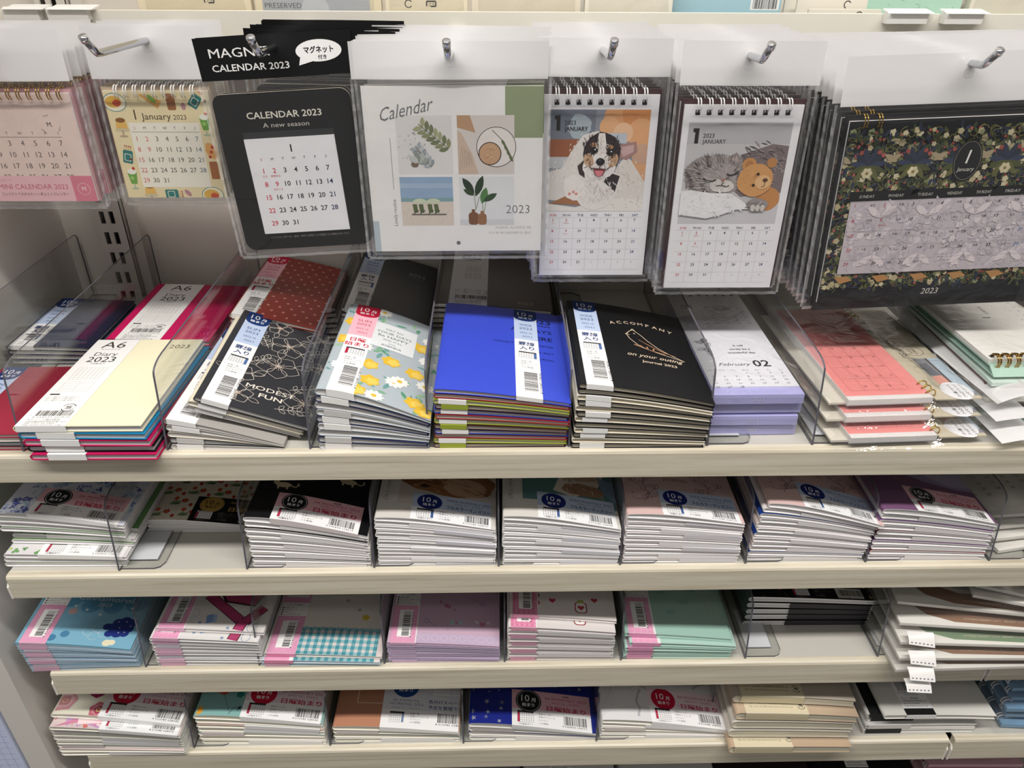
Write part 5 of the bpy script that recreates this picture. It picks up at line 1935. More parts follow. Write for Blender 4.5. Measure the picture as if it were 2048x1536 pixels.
def photo_kitten(a, x0, y0, w, h):
    b = Art()
    R = random.Random(31)
    b.rect(0, 0, 100, 100, '#c6c4c6')
    b.rect(0, 80, 100, 100, '#bab8bb')
    b.rect(0, 0, 100, 22, '#cfcdd0')
    b.up()
    b.poly([(40, 44), (56, 70), (84, 80), (100, 78), (100, 32), (60, 28)], '#7c6f70')
    b.up()
    fur(b, R, 80, 58, 24, 22, 130, ('#5d5253', '#8f8282', '#6e6263', '#a39797', '#4e4445'), 9, 120, 200)
    b.up()
    b.blob(32, 50, 31, 20, '#958c8a', seed=5, j=0.04)
    b.poly([(4, 36), (2, 52), (14, 62), (18, 46)], '#8a807e')
    b.poly([(40, 66), (50, 72), (57, 64), (52, 56)], '#8d8381')
    b.poly([(44, 65), (50, 69), (54, 63)], '#b9a39e')
    b.blob(40, 46, 21, 15, '#a59c9a', seed=6, j=0.04)
    for q in range(420):
        t, g = R.uniform(0, 6.28), math.sqrt(R.random())
        x, y = 33 + 30 * g * math.cos(t), 50 + 19 * g * math.sin(t)
        d = math.degrees(math.atan2(y - 42, x - 42))
        band = math.sin((x - 42) * 0.55 + (y - 42) * 0.25)
        b.leaf(x, y, R.uniform(3, 6), 0.7, d + R.uniform(-15, 15), R.choice(('#4c4443', '#5d5453', '#6a6160')) if band > 0.35 and g > 0.35 else R.choice(('#b7aeab', '#9c9391', '#a89f9c', '#c5bdb9')))
    b.blob(40, 39, 12, 6.5, '#ddd5d1', seed=9)
    b.blob(34, 41, 7, 5, '#d3cbc7', seed=11)
    fur(b, R, 40, 40, 11, 6, 50, ('#e6dfdb', '#cfc7c3', '#d9d1cd'), 3.5, 180, 360)
    b.line([(20, 47), (24, 44), (29, 43.6), (33, 45.5)], 1.3, '#2a2222')
    b.line([(43, 51), (47, 49.6), (51, 51), (54, 54)], 1.3, '#2a2222')
    b.line([(20, 48.6), (25, 46.2), (31, 46)], 0.6, '#cfc7c3')
    b.poly([(37.5, 45.6), (42.5, 46.6), (40.6, 42.8)], '#a8716a')
    b.line([(40.6, 42.8), (39, 40), (34, 39.4)], 0.8, '#4a3d3b')
    b.line([(39, 40), (44, 38.6), (47, 40)], 0.8, '#4a3d3b')
    for g in range(4):
        b.line([(32, 40.5 + g * 0.6), (14, 37 + g * 3)], 0.25, '#efeae7')
    # knitted bear
    b.blob(88, 26, 12, 12, '#c58a52', seed=4, j=0.03)
    b.disc(64, 60, 7, '#c99058'); b.disc(86, 62, 5, '#bd8550')
    b.up()
    b.disc(64, 60, 4, '#b37c4a')
    b.blob(72, 45, 18, 16.5, '#d49c62', seed=7, j=0.03)
    b.up()
    fur(b, R, 72, 45, 15, 13, 60, ('#c98f55', '#dfaa72', '#d19a60'), 4, 0, 360)
    b.up()
    b.disc(80, 43, 8, '#e2b684', ry=7)
    b.up()
    b.disc(82, 45, 2.6, '#5c3b26', ry=2); b.disc(74, 51, 1.5, '#2b1c14'); b.disc(71, 40, 1.5, '#2b1c14')
    b.line([(82, 43), (82, 39), (79, 38)], 0.7, '#5c3b26')
    # blanket
    b.up()
    b.poly([(0, 10), (0, 34), (10, 35), (30, 32), (48, 32), (60, 26), (68, 20), (70, 16), (56, 15), (44, 10), (28, 6), (14, 8)], '#ebeaec')
    b.up()
    for k in range(70):
        x, y = R.uniform(2, 62), R.uniform(10, 32)
        b.leaf(x, y, 5, 1.2, R.uniform(0, 360), R.choice(('#dcdbde', '#f5f4f6')))
    b.blob(78, 20, 11, 7, '#9a9290', seed=12)
    b.up()
    fur(b, R, 78, 20, 9, 5, 40, ('#6c6463', '#c9c1bd', '#857c7a'), 5, 160, 220)
    for k in range(3):
        b.blob(74 + 5 * k, 17, 2.4, 3.4, '#cfc8c4', seed=k)
    c = Art()
    for p, col, l in b.i:
        q = p
        for ax, v, hi in ((0, 0, True), (0, 100, False), (1, 0, True), (1, 100, False)):
            if len(q) > 2:
                q = chop(q, ax, v, hi)
        if len(q) > 2:
            c.i.append((q, col, l))
    a.put(c, x0, y0, k=w / 100, ky=h / 100)
    a.up(b.l)

def art_floral(W, H):
    a = Art()
    R = random.Random(44)
    a.rect(0, 0, W, H, '#17181d')
    a.up()
    def pattern(x0, y0, x1, y1, pal, dens, l0):
        n = int((x1 - x0) * (y1 - y0) * dens)
        for k in range(n):
            x, y = R.uniform(x0, x1), R.uniform(y0, y1)
            q = R.random()
            if q < 0.55:
                a.leaf(x, y, R.uniform(4, 8), R.uniform(1.4, 2.8), R.uniform(0, 360), R.choice(pal['leaf']))
            elif q < 0.75:
                a.ring(x, y, R.uniform(2, 4), 0.55, R.choice(pal['vine']), n=8, a0=R.uniform(0, 180), a1=R.uniform(200, 360))
            elif q < 0.9:
                a.flower(x, y, R.uniform(1.8, 3.2), R.choice(pal['petal']), n=5)
            else:
                a.disc(x, y, 1.1, R.choice(pal['berry']), n=8)
    dark = dict(leaf=('#4c5230', '#2f384c', '#63643a', '#262e40', '#3c4832'), vine=('#7d7a4c', '#6a6a44'), petal=('#b9ae8a', '#d0c6a4', '#8a8f6a'), berry=('#9a4a44', '#b8605a'))
    def motif(cx, cy, s):
        for g in (-1, 1):
            for k in range(5):
                a.leaf(cx, cy, 13 * s, 4 * s, 90 + g * (20 + 30 * k), ('#2b3349', '#262d40', '#333c54', '#4d5230', '#63643a')[k])
            a.leaf(cx + g * 12 * s, cy + 2 * s, 11 * s, 4 * s, 90 - g * 60, '#a8977a')
            a.disc(cx + g * 6 * s, cy + 9 * s, 1.5 * s, '#9a4a44')
            a.disc(cx + g * 9 * s, cy + 7 * s, 1.5 * s, '#a8554e')
        a.flower(cx, cy - 5 * s, 4 * s, '#cfc4a2', n=6, c2='#8a7a4a')
    # panels: header strip, side and lower borders
    pattern(0, H - 58, W, H - 8, dark, 0.17, a.l)
    pattern(0, 14, 14, H - 58, dark, 0.2, a.l)
    pattern(W - 12, 14, W, H - 58, dark, 0.2, a.l)
    pattern(0, 14, W, 26, dark, 0.2, a.l)
    a.up()
    for k in range(5):
        motif(20 + 36 * k, H - 34, 1.15)
    for k in range(6):
        a.poly([(10 + 32 * k, 23), (16 + 32 * k, 17), (26 + 32 * k, 20), (20 + 32 * k, 24)], '#b98a58')
    a.up()
    a.rect(10, 110 - 14, W - 6, 102 - 14, '#101013')
    a.disc(97, H - 33, 11, '#131316', ry=16, n=28)
    a.up()
    a.ring(97, H - 33, 10, 0.3, '#8f8a7c', ry=14.8)
    a.text('1', 97, H - 35, 15, '#eceae4', shear=0.15)
    a.text('January', 97, H - 41, 4.4, '#d8d5cc', shear=0.15)
    a.rect(12, 26, W - 8, 88, '#c9c0c6')
    a.up()
    pale = dict(leaf=('#bfb7c0', '#c4bcc2', '#c1bac2', '#bcb5be'), vine=('#c0b8be', '#c3bbc1'), petal=('#d0c7ca', '#cec5c8'), berry=('#cec1c5', '#c0b8bf'))
    pattern(15, 29, W - 11, 85, pale, 0.075, a.l)
    for k in range(4):
        for g in (-1, 1):
            a.leaf(38 + 38 * k, 74, 15, 5.5, 90 + g * 50, '#cfc5c8')
            a.leaf(38 + 38 * k, 42, 15, 5.5, 90 + g * 130, '#cfc5c8')
    a.up(2)
    for k, t in enumerate(('SUNDAY', 'MONDAY', 'TUESDAY', 'WEDNESDAY', 'THURSDAY', 'FRIDAY', 'SATURDAY')):
        a.text(t, 24 + 23.2 * k, 90.6, 3.4, '#cfccc4', fit=12)
    for k in range(6):
        a.rect(12, 88 - 12.4 * k - 0.1, W - 8, 88 - 12.4 * k + 0.1, '#9f989e')
    for k in range(1, 7):
        x = 12 + (W - 20) * k / 7
        a.rect(x - 0.1, 26, x + 0.1, 88, '#b0a9ae')
    for d in range(1, 32):
        c, r = (d - 1) % 7, (d - 1) // 7
        col = '#c0445a' if c == 0 or d in (2, 9) else ('#4d6f9c' if c == 6 else '#3a3438')
        x, y = 14 + (W - 20) / 7 * c, 83 - 12.4 * r
        a.text(str(d), x + 1.5, y, 4.0, col, al='l', shear=0.2)
        a.text(('先勝', '友引', '先負', '仏滅', '大安', '赤口')[d % 6], x + 16, y + 0.8, 2.1, '#4d464a')
    a.text('成人の日', 14 + (W - 20) / 7 + 4, 67, 1.6, '#c0445a')
    a.text('2023', W / 2 + 4, 4.6, 7.4, '#d9d6ce', shear=0.15)
    return a

# ------------------------------------------------------------------ hanging packs on chrome hooks
def sheet(mb, x0, x1, z0, z1, yf, nx, nz, col='#ffffff'):
    v = []
    for j in range(nz + 1):
        for i in range(nx + 1):
            x, z = x0 + (x1 - x0) * i / nx, z0 + (z1 - z0) * j / nz
            v.append((x, yf(x, z, i / nx, j / nz), z))
    f = [(j * (nx + 1) + i, j * (nx + 1) + i + 1, (j + 1) * (nx + 1) + i + 1, (j + 1) * (nx + 1) + i) for j in range(nz) for i in range(nx)]
    mb.add(v, f, col)

def wires(mb, xs, z, y, r, col, wr=0.55, gap=2.2):
    for x in xs:
        for g in (-gap / 2, gap / 2):
            pts = []
            for k in range(11):
                t = math.radians(-150 + 300 * k / 10)
                pts.append((x + g, y + r * 0.9 * math.sin(t) , z + r * math.cos(t)))
            mb.tube(pts, wr, col, k=6)

def hang_pack(name, label, cat, hook, page, art, header, board, wire=None, roll=0.0, n=0, pitch=9.0, back=(0, 0), seed=1, hdr_col='#dcdad9', hdr_art=None, words=('', ''), group=None, thick=2.0, easel=4.0, rounded=False):
    hx, hy, hz = hook
    px0, px1, pz0, pz1 = page
    o = thing(name, label, cat, hook, (0, roll, 0), group)
    R = random.Random(seed)
    rx = lambda x: x - hx
    rz = lambda z: z - hz
    Wp, Hp = px1 - px0, pz1 - pz0
    ax0, az0 = rx(px0), rz(pz0)
    # page
    m = MB()
    if rounded:
        p = []
        for cx, cz, a0 in ((Wp - 8, Hp - 8, 0), (8, Hp - 8, 90), (8, 8, 180), (Wp - 8, 8, 270)):
            for k in range(6):
                t = math.radians(a0 + 18 * k)
                p.append((ax0 + cx + 8 * math.cos(t), az0 + cz + 8 * math.sin(t)))
        m.prism(p, 'y', 0, thick, '#0d0d0f', side='#c9c0ae')
    else:
        m.box(ax0, ax0 + Wp, 0, thick, az0, az0 + Hp, '#e8e5e2')
    art.emit(m, lambda x, y, h: (ax0 + x, -h, az0 + y), clip=(0, 0, Wp, Hp), base=0.05, step=0.03)
    pg = m.build('calendar_page', CARD, o)
    if rounded:
        d = MB()
        d.box(ax0 + 18, ax0 + 89, -1.1, 0, az0 + 14, az0 + 91, '#e4e3e6')
        art_pad().emit(d, lambda x, y, h: (ax0 + x, -1.1 - h, az0 + y), base=0.05)
        d.build('date_pad', PAPER, pg)
    if board:
        bc, bx, bz0, bz1 = board
        b = MB()
        b.box(ax0 - bx, ax0 + Wp + bx, thick + 0.3, thick + 2.0, az0 - bz0, az0 + Hp + bz1, bc)
        if easel:
            b.prism([(thick + 2.2, az0 + Hp + bz1 - 1), (thick + 3.4, az0 + Hp + bz1 - 1), (thick + easel, az0 - bz0 + 2), (thick + easel - 1.2, az0 - bz0 + 2)], 'x', ax0 - bx, ax0 + Wp + bx, bc)
        b.build('backing_board', CARD, o)
    if wire:
        wc, wr, wn, wm, metal = wire
        w = MB()
        xs = [ax0 + Wp * (wm + (1 - 2 * wm) * k / (wn - 1)) for k in range(wn)] if isinstance(wn, int) else [ax0 + Wp * q for q in wn]
        wires(w, xs, az0 + Hp - 0.5, 1.0, wr, wc)
        w.build('wire_binding', METAL if metal else PLASTIC, o, smooth=True)
    # header
    hx0, hx1, hz0, hz1 = header
    h = MB()
    amp = R.uniform(1.5, 3.0)
    pull = lambda x, z: 2.2 * math.exp(-((x) ** 2 + (z) ** 2) / 160.0)
    hf = lambda x, z, u, q: -0.6 - amp * math.sin(math.pi * u) * (1 - q) * 0.8 + 1.2 * math.sin(5 * u + seed) * q - pull(x, z)
    sheet(h, rx(hx0), rx(hx1), rz(hz0), rz(hz1), hf, 40, 16, hdr_col)
    if hdr_art is not None:
        hdr_art.emit(h, lambda x, y, k: (rx(hx0) + x, hf(rx(hx0) + x, rz(hz0) + y, x / (hx1 - hx0), y / (hz1 - hz0)) - k, rz(hz0) + y), clip=(0, 0, hx1 - hx0, hz1 - hz0), xs=[(hx1 - hx0) * k / 40 for k in range(41)], base=0.35)
    else:
        sh = Art()
        for k in range(int((hx1 - hx0) / 1.6)):
            sh.rect(k * 1.6, 0.3, k * 1.6 + 0.7, 2.3, '#c9c7c8')
        sh.disc(-rx(hx0), -rz(hz0) - 2, 4.2, '#f4f4f4', n=16)
        sh.emit(h, lambda x, y, k: (rx(hx0) + x, hf(rx(hx0) + x, rz(hz0) + y, x / (hx1 - hx0), y / (hz1 - hz0)) - k, rz(hz0) + y), base=0.12)
    h.build('header_card', MILKY if hdr_art is None else CARD, o, smooth=True)
    # clear bag
    g = MB()
    e = 4.5
    bx0, bx1 = min(rx(hx0), ax0 - e), max(rx(hx1), ax0 + Wp + e)
    if hdr_art is not None:
        bx0, bx1 = ax0 - e - 2, ax0 + Wp + e
    bz0, bz1 = az0 - 6, rz(hz0) + 0.5
    back_y = thick + (easel if board else 1) + 0.6
    ph = R.uniform(0, 6)
    def bf(x, z, u, q):
        edge = min(u, 1 - u) * (bx1 - bx0)
        k = 1 - math.exp(-edge / 2.5)
        wr = 0.7 * math.sin(0.21 * x + 0.35 * z + ph) * math.sin(0.13 * z - 0.1 * x + ph)
        return (back_y * 0.6) * (1 - k) + k * (-1.5 - (wire[1] * 0.85 if wire and q > 0.85 else 0) + 0.55 * wr)
    sheet(g, bx0, bx1, bz0, bz1, bf, 22, 20)
    sheet(g, bx0, bx1, bz0, bz1, lambda x, z, u, q: back_y * 0.6 + (1 - math.exp(-min(u, 1 - u) * (bx1 - bx0) / 2.5)) * back_y * 0.4, 8, 2)
    bag = g.build('clear_bag', FILM, o, smooth=True)
    sm = MB()
    for xa, xb in ((bx0 - 1.6, bx0 + 0.6), (bx1 - 0.6, bx1 + 1.6)):
        sheet(sm, xa, xb, bz0, bz1, lambda x, z, u, q: back_y * 0.6 + 0.5 * math.sin(0.5 * z + ph), 1, 30)
    sheet(sm, bx0, bx1, bz0 - 2.2, bz0 + 0.4, lambda x, z, u, q: back_y * 0.6 + 0.5 * math.sin(0.4 * x + ph), 24, 1)
    sm.build('sealed_edge', SEAM, bag)
    for k in range(1, n + 1):
        c = copy_tree(o)
        c.location.x += 0.001 * (back[0] * k + R.uniform(-1.8, 1.8))
        c.location.y += 0.001 * pitch * k
        c.location.z += 0.001 * (back[1] * k + R.uniform(-0.5, 0.8))
        c.rotation_euler.y = math.radians(roll * (0.9 ** k) + R.uniform(-0.7, 0.7))
        c['label'] = '%s, %s behind the front one on its hook' % (words[0], ORD[k] if k > 1 else 'directly')
    return o

def hook(x, z, label, y0=738, y1=574, tip=(560, 15)):
    t = thing('display_hook', label, 'hook', (x, y0, z), group='chrome hooks under the ledge')
    m = MB()
    d = y1 - y0
    pts = [(0, 0, 0), (0, d * 0.5, 2.2), (0, d + 4, 4.0), (0, d, 4.4), (0, d - 3, 6.0), (0, tip[0] - y0, tip[1])]
    m.tube(pts, 2.6, '#c9cbd0', k=12)
    m.build('prong', METAL, t, smooth=True)
    n = MB()
    n.tube([(0, tip[0] - y0 + 1.2, tip[1] - 1.6), (0, tip[0] - y0 - 0.6, tip[1] + 0.9), (0, tip[0] - y0 - 1.2, tip[1] + 1.8)], 3.0, '#d9dade', k=12)
    n.build('tip', METAL, t, smooth=True)
    MB().box(-7, 7, -3, 0, -18, 6, '#dedad0').build('hook_plate', ENAMEL, t)
    return t

hook(-391, 1216, 'chrome hook holding the pink mini calendars at far left')
hook(-271, 1217, 'chrome hook holding the food print calendars')
hook(-161, 1217, 'chrome hook through the black magnet calendar header')
hook(-31, 1215, 'chrome hook holding the white photo collage calendar')
hook(82, 1216, 'chrome hook holding the puppy calendars')
hook(189, 1214, 'chrome hook holding the kitten calendars')
hook(347, 1211, 'chrome hook holding the dark floral calendars')

CA = 'calendar'
hang_pack('desk_calendar', 'pink mini desk calendar in clear bag, frontmost at far left', CA, (-391, 652, 1216), (-424, -339, 1093, 1181), art_mini_pink(85, 88), (-430, -335, 1190, 1228), ('#c99aa0', 1.5, 0, 3), ('#b8924c', 5.0, 10, 0.08, True), n=6, pitch=9.8, seed=2,
          words=('pink mini desk calendar in clear bag',), group='pink mini calendars on the far left hook')
hang_pack('desk_calendar', 'cream desk calendar with food drawings, frontmost on its hook', CA, (-271, 662, 1217), (-317, -232, 1093, 1181), art_food(85, 88), (-322, -226, 1190, 1229), ('#b9a58c', 1.5, 0, 3), ('#ecebe8', 5.0, 9, 0.14, False), n=4, pitch=10.8, seed=3,
          words=('cream food print desk calendar',), group='food print calendars')
hang_pack('magnet_calendar', 'black magnet calendar with white date pad, frontmost on its hook', CA, (-161, 618, 1217), (-217, -111, 1064, 1189), art_magnet(106, 125), (-220, -104, 1199, 1229), None, None, roll=-3.4, n=1, pitch=9, seed=4, hdr_col='#08080a', hdr_art=art_magnet_header(116, 30), rounded=True,
          words=('black magnet calendar',), group='black magnet calendars')
o2 = hang_pack('magnet_calendar', 'black magnet calendar hanging to the right, third on the magnet calendar hook', CA, (-161, 648, 1217), (-188, -82, 1064, 1189), art_magnet(106, 125), (-191, -75, 1199, 1229), None, None, roll=1.2, n=4, pitch=13, seed=5, hdr_col='#08080a', hdr_art=art_magnet_header(116, 30), rounded=True,
               words=('black magnet calendar shifted right',), group='black magnet calendars', back=(0.8, 0.3))
hang_pack('wall_calendar', 'white wall calendar with four photos, frontmost on its hook', CA, (-31, 606, 1215), (-99, 38, 1065, 1195), art_collage(137, 130), (-105, 41, 1200, 1226), None, None, roll=-0.3, n=8, pitch=11, seed=6, back=(0.9, 0.2), thick=2.6,
          words=('white photo wall calendar',), group='photo collage calendars')
hang_pack('desk_calendar', 'puppy desk calendar with white wire rings, frontmost on its hook', CA, (82, 618, 1216), (39, 129, 1038, 1187), pet_page(90, 149, photo_puppy, None), (34, 135, 1200, 1227), ('#3d2226', 1.6, 0, 4), ('#f0efee', 5.2, [0.115 + 0.0945 * k for k in range(9)], 0, False), n=9, pitch=11.5, seed=7,
          words=('puppy desk calendar in clear bag',), group='puppy calendars')
hang_pack('desk_calendar', 'sleeping kitten desk calendar with white rings, frontmost on its hook', CA, (189, 606, 1214), (146, 238, 1031, 1182), pet_page(92, 151, photo_kitten, None), (140, 246, 1196, 1227), ('#3d2226', 1.8, 0, 4), ('#f0efee', 5.2, [0.115 + 0.0945 * k for k in range(9)], 0, False), n=9, pitch=11.5, seed=8,
          words=('sleeping kitten desk calendar in clear bag',), group='kitten calendars')
hang_pack('desk_calendar', 'large dark floral desk calendar, frontmost at the right end', CA, (347, 592, 1211), (268, 449, 1026, 1176), art_floral(181, 150), (258, 456, 1187, 1222), ('#141418', 2.0, 8, 4), ('#c9a24a', 5.5, [0.06, 0.12, 0.88, 0.94], 0, True), roll=-2.4, n=9, pitch=13, seed=9, easel=6,
          words=('dark floral desk calendar',), group='dark floral calendars')
# ------------------------------------------------------------------ lilac desk calendars lying in a pile
def lilac_calendar(k, label):
    o = thing('desk_calendar', label, 'calendar', (176 + (0, -1, 1, 0)[k], 519 + (2, 1, 3, 0)[k], Z1 + 0.2 + 10.6 * k), (0, 0, 0.4 + (0.3, -0.5, 0.2, 0)[k]), 'lilac desk calendars on the top shelf')
    Wd, L, H = 74, 205, 9.6
    m = MB()
    m.prism([(0, 0), (0.6, H - 1.2), (1.6, H - 1), (12, H - 1.0), (L, H - 2.0), (L, H - 3.2), (12, H - 2.2), (2, 1.4), (L, 1.0), (L, 0)], 'x', 0, Wd, '#b3b1e2')
    a = Art()
    a.text('2023', Wd / 2, 2.8, 4.6, '#d9d8f0', bold=0.01)
    a.emit(m, lambda x, y, h: (x, 0.3 * y / H - h, y), base=0.1)
    m.build('stand', CARD, o)
    p = MB()
    p.box(0.8, Wd - 0.8, 11, L - 6, H - 1.0, H + 0.2, '#e3e2e8')
    if k == 3:
        b = Art()
        ink = '#35353c'
        b.text('02', 46, 44, 15, ink, al='l', bold=0.02)
        b.text('February', 44, 45.5, 7, ink, al='r', shear=0.4, fit=28)
        for c, t in enumerate(('Sun', 'Mon', 'Tue', 'Wed', 'Thu', 'Fri', 'Sat')):
            b.text(t, 6 + 10 * c, 37, 2.6, '#6a6a74')
        for d in range(1, 29):
            q = d + 2
            b.text(str(d), 6 + 10 * (q % 7), 31.5 - 5.4 * (q // 7), 3.6, '#4a4a52')
        for q, t in enumerate(('It will', 'surely be a', 'wonderful day.')):
            b.text(t, 42, 80 - 6.5 * q, 4.2, ink, bold=0.02)
        for q in range(8):
            b.leafline(12 + (q % 3) * 2, 66 + 3.4 * q, 8, 3.6, 60 + 45 * (q % 4), ink, 0.45)
        b.line([(14, 58), (13, 90)], 0.6, ink)
        for r in (3, 2.2, 1.3):
            b.ring(14, 92, r, 0.45, ink)
        b.text('01', 8, 158, 14, ink, al='l', bold=0.02)
        b.text('January', 30, 160, 7, ink, al='l', shear=0.4, fit=22)
        for c, t in enumerate(('Sun', 'Mon', 'Tue', 'Wed', 'Thu', 'Fri', 'Sat')):
            b.text(t, 6 + 10 * c, 150, 2.6, '#6a6a74')
        for d in range(1, 32):
            b.text(str(d), 6 + 10 * ((d - 1) % 7), 143 - 6 * ((d - 1) // 7), 3.6, '#4a4a52')
        for q in range(8):
            b.rect(6 + 8.4 * q, 187, 9 + 8.4 * q, 191, '#232326')
        b.emit(p, lambda x, y, h: (x, y, H + 0.2 + h), base=0.05, step=0.03)
    p.build('date_pages', PAPER, o)
    s = MB()
    sheet_flat = [(-3, -3), (Wd + 14, -3), (Wd + 14, L + 4), (-3, L + 4)]
    s.add([(x, y, H + 0.55 if 0 <= x <= Wd else 2.5) for x, y in ((-3, -3), (0, -2), (Wd, -2), (Wd + 14, -3), (-3, L), (0, L), (Wd, L), (Wd + 14, L))], [(0, 1, 5, 4), (1, 2, 6, 5), (2, 3, 7, 6)], '#ffffff')
    s.add([(0, -1.2, 0.2), (Wd, -1.2, 0.2), (Wd, -1.2, H), (0, -1.2, H)], [(0, 1, 2, 3)], '#ffffff')
    s.build('clear_bag', CRINKLE, o)
for k in range(4):
    lilac_calendar(k, 'lilac desk calendar showing 01 and 02, on top of its pile' if k == 3 else 'lilac desk calendar edge, %s from top of the lilac pile' % ORD[3 - k])

# ------------------------------------------------------------------ pink ring calendars in clear bags, lying sideways
def pink_bagged(k, loc, rot, label):
    o = thing('desk_calendar', label, 'calendar', loc, (0, 0, rot), 'bagged pink ring calendars on the top shelf')
    Wd, L = 72, 172
    pg = MB()
    pg.box(0, Wd, 0, L, 2.5, 7.5, '#d9d6d4')
    a = Art()
    a.rect(0.5, 6, Wd, L - 2, '#e8908c')
    a.up()
    a.grid(8, 14, 50, 116, 4, 6, 0.3, '#a85052')
    for c in range(7):
        for r in range(5):
            d = c + 7 * r + 1
            if d <= 31:
                a.text(str(d), 54 - 10.5 * r, 120 - 16.5 * c, 4, '#7d3f42', rot=-90)
    a.text('1', 60, 146, 8, '#7d3f42', rot=-90)
    a.text('2023 JANUARY', 48, 152, 3.5, '#7d3f42', rot=-90)
    a.emit(pg, lambda x, y, h: (x, y, 7.5 + h), base=0.05)
    pg.build('date_pages', PAPER, o)
    bd = MB()
    bd.box(-14, 0, 4, L - 4, 1.0, 3.0, '#d8d2c4')
    bd.box(0, Wd, 1, L - 1, 1.0, 2.4, '#c4c2c4')
    bd.build('backing_board', CARD, o)
    w = MB()
    for y in (6, 13, 20, L - 26, L - 19, L - 12):
        pts = []
        for q in range(11):
            t = math.radians(-160 + 320 * q / 10)
            pts.append((Wd + 1.0 + 4.6 * math.sin(t) * 1.0, y + 1.2 * q / 10, 6.5 + 4.6 * math.cos(t)))
        w.tube(pts, 0.6, '#c9a24a', k=6)
    w.build('wire_binding', METAL, o, smooth=True)
    cd = MB()
    cd.box(Wd + 4, Wd + 44, 2, L - 2, 3.0, 4.2, '#c9bfa8')
    b = Art()
    b.text('Desk Calendar', Wd + 13, 100, 9.5, '#5f584c', rot=-90, fit=62)
    b.text('amifa', Wd + 11, 146, 6, '#4d463c', rot=-90, bold=0.02)
    b.ring(Wd + 28, 84, 9, 0.5, '#6a6254', ry=9)
    b.text('12枚組み', Wd + 28, 84, 3.4, '#6a6254', rot=-90)
    b.text('2023年', Wd + 24, 84, 3, '#6a6254', rot=-90)
    b.rect(Wd + 20, 6, Wd + 44, 70, '#8e8e96')
    b.up()
    b.rect(Wd + 33, 12, Wd + 44, 70, '#b7c6d3')
    b.poly([(Wd + 20, 40), (Wd + 30, 40), (Wd + 28, 62), (Wd + 20, 60)], '#6c6e74')
    b.poly([(Wd + 20, 24), (Wd + 32, 24), (Wd + 30, 40), (Wd + 20, 38)], '#dd9c8c')
    b.rect(Wd + 31, 26, Wd + 33, 70, '#5a524e')
    b.up()
    b.blob(Wd + 29, 14, 13, 14, '#edecef', j=0.02)
    b.up()
    for q, t in enumerate(('コンパクトなので', 'パソコン周りに', 'スッキリ置ける!')):
        b.text(t, Wd + 35 - 5 * q, 14, 3.4, '#3c3c42', rot=-90, bold=0.02, fit=21)
    b.emit(cd, lambda x, y, h: (x, y, 4.2 + h), base=0.05)
    cd.build('picture_card', CARD, o)
    s = MB()
    R = random.Random(k)
    v, NX, NY = [], 16, 18
    x0, x1 = -17, Wd + 50
    for j in range(NY + 1):
        for i in range(NX + 1):
            xl = x0 + 10 * j / NY
            x, y = xl + (x1 - xl) * i / NX, -9 + (L + 14) * j / NY
            z = 8.4 if 0 <= x <= Wd else (6.2 if x > Wd else 4.2)
            if j == 0:
                z = 1.5
            if i in (0, NX):
                z = 2.0
            if Wd - 3 < x < Wd + 8:
                z = 12.2 if j else 2
            v.append((x, y, z + (R.uniform(-0.5, 0.5) if 0 < x < Wd - 4 and j > 0 else R.uniform(-1.3, 1.6))))
    f = [(j * (NX + 1) + i, j * (NX + 1) + i + 1, (j + 1) * (NX + 1) + i + 1, (j + 1) * (NX + 1) + i) for j in range(NY) for i in range(NX)]
    s.add(v, f, '#ffffff')
    s.build('clear_bag', CRINKLE, o, smooth=True)
    h = MB()
    lift = (4, 3, 9)[k]
    v = []
    for j in range(9):
        for i in range(5):
            u, q = i / 4, j / 8
            v.append((x1 + 32 * u, -9 + (L + 14) * q, 3.5 + lift * math.sin(u * 1.6) + 1.4 * math.sin(q * 5 + k)))
    h.add(v, [(j * 5 + i, j * 5 + i + 1, (j + 1) * 5 + i + 1, (j + 1) * 5 + i) for j in range(8) for i in range(4)], '#dcd9dc')
    h.build('bag_header', MILKY, o, smooth=True)
pink_bagged(0, (287, 500, Z1 + 3.4), 2.5, 'bagged pink ring calendar, bottom of its pile and nearest the shelf edge')
pink_bagged(1, (286, 514, Z1 + 14.5), 2.4, 'bagged pink ring calendar, middle of its pile')
pink_bagged(2, (289, 523, Z1 + 25), 2.8, 'bagged pink ring calendar with grid page, top of its pile')

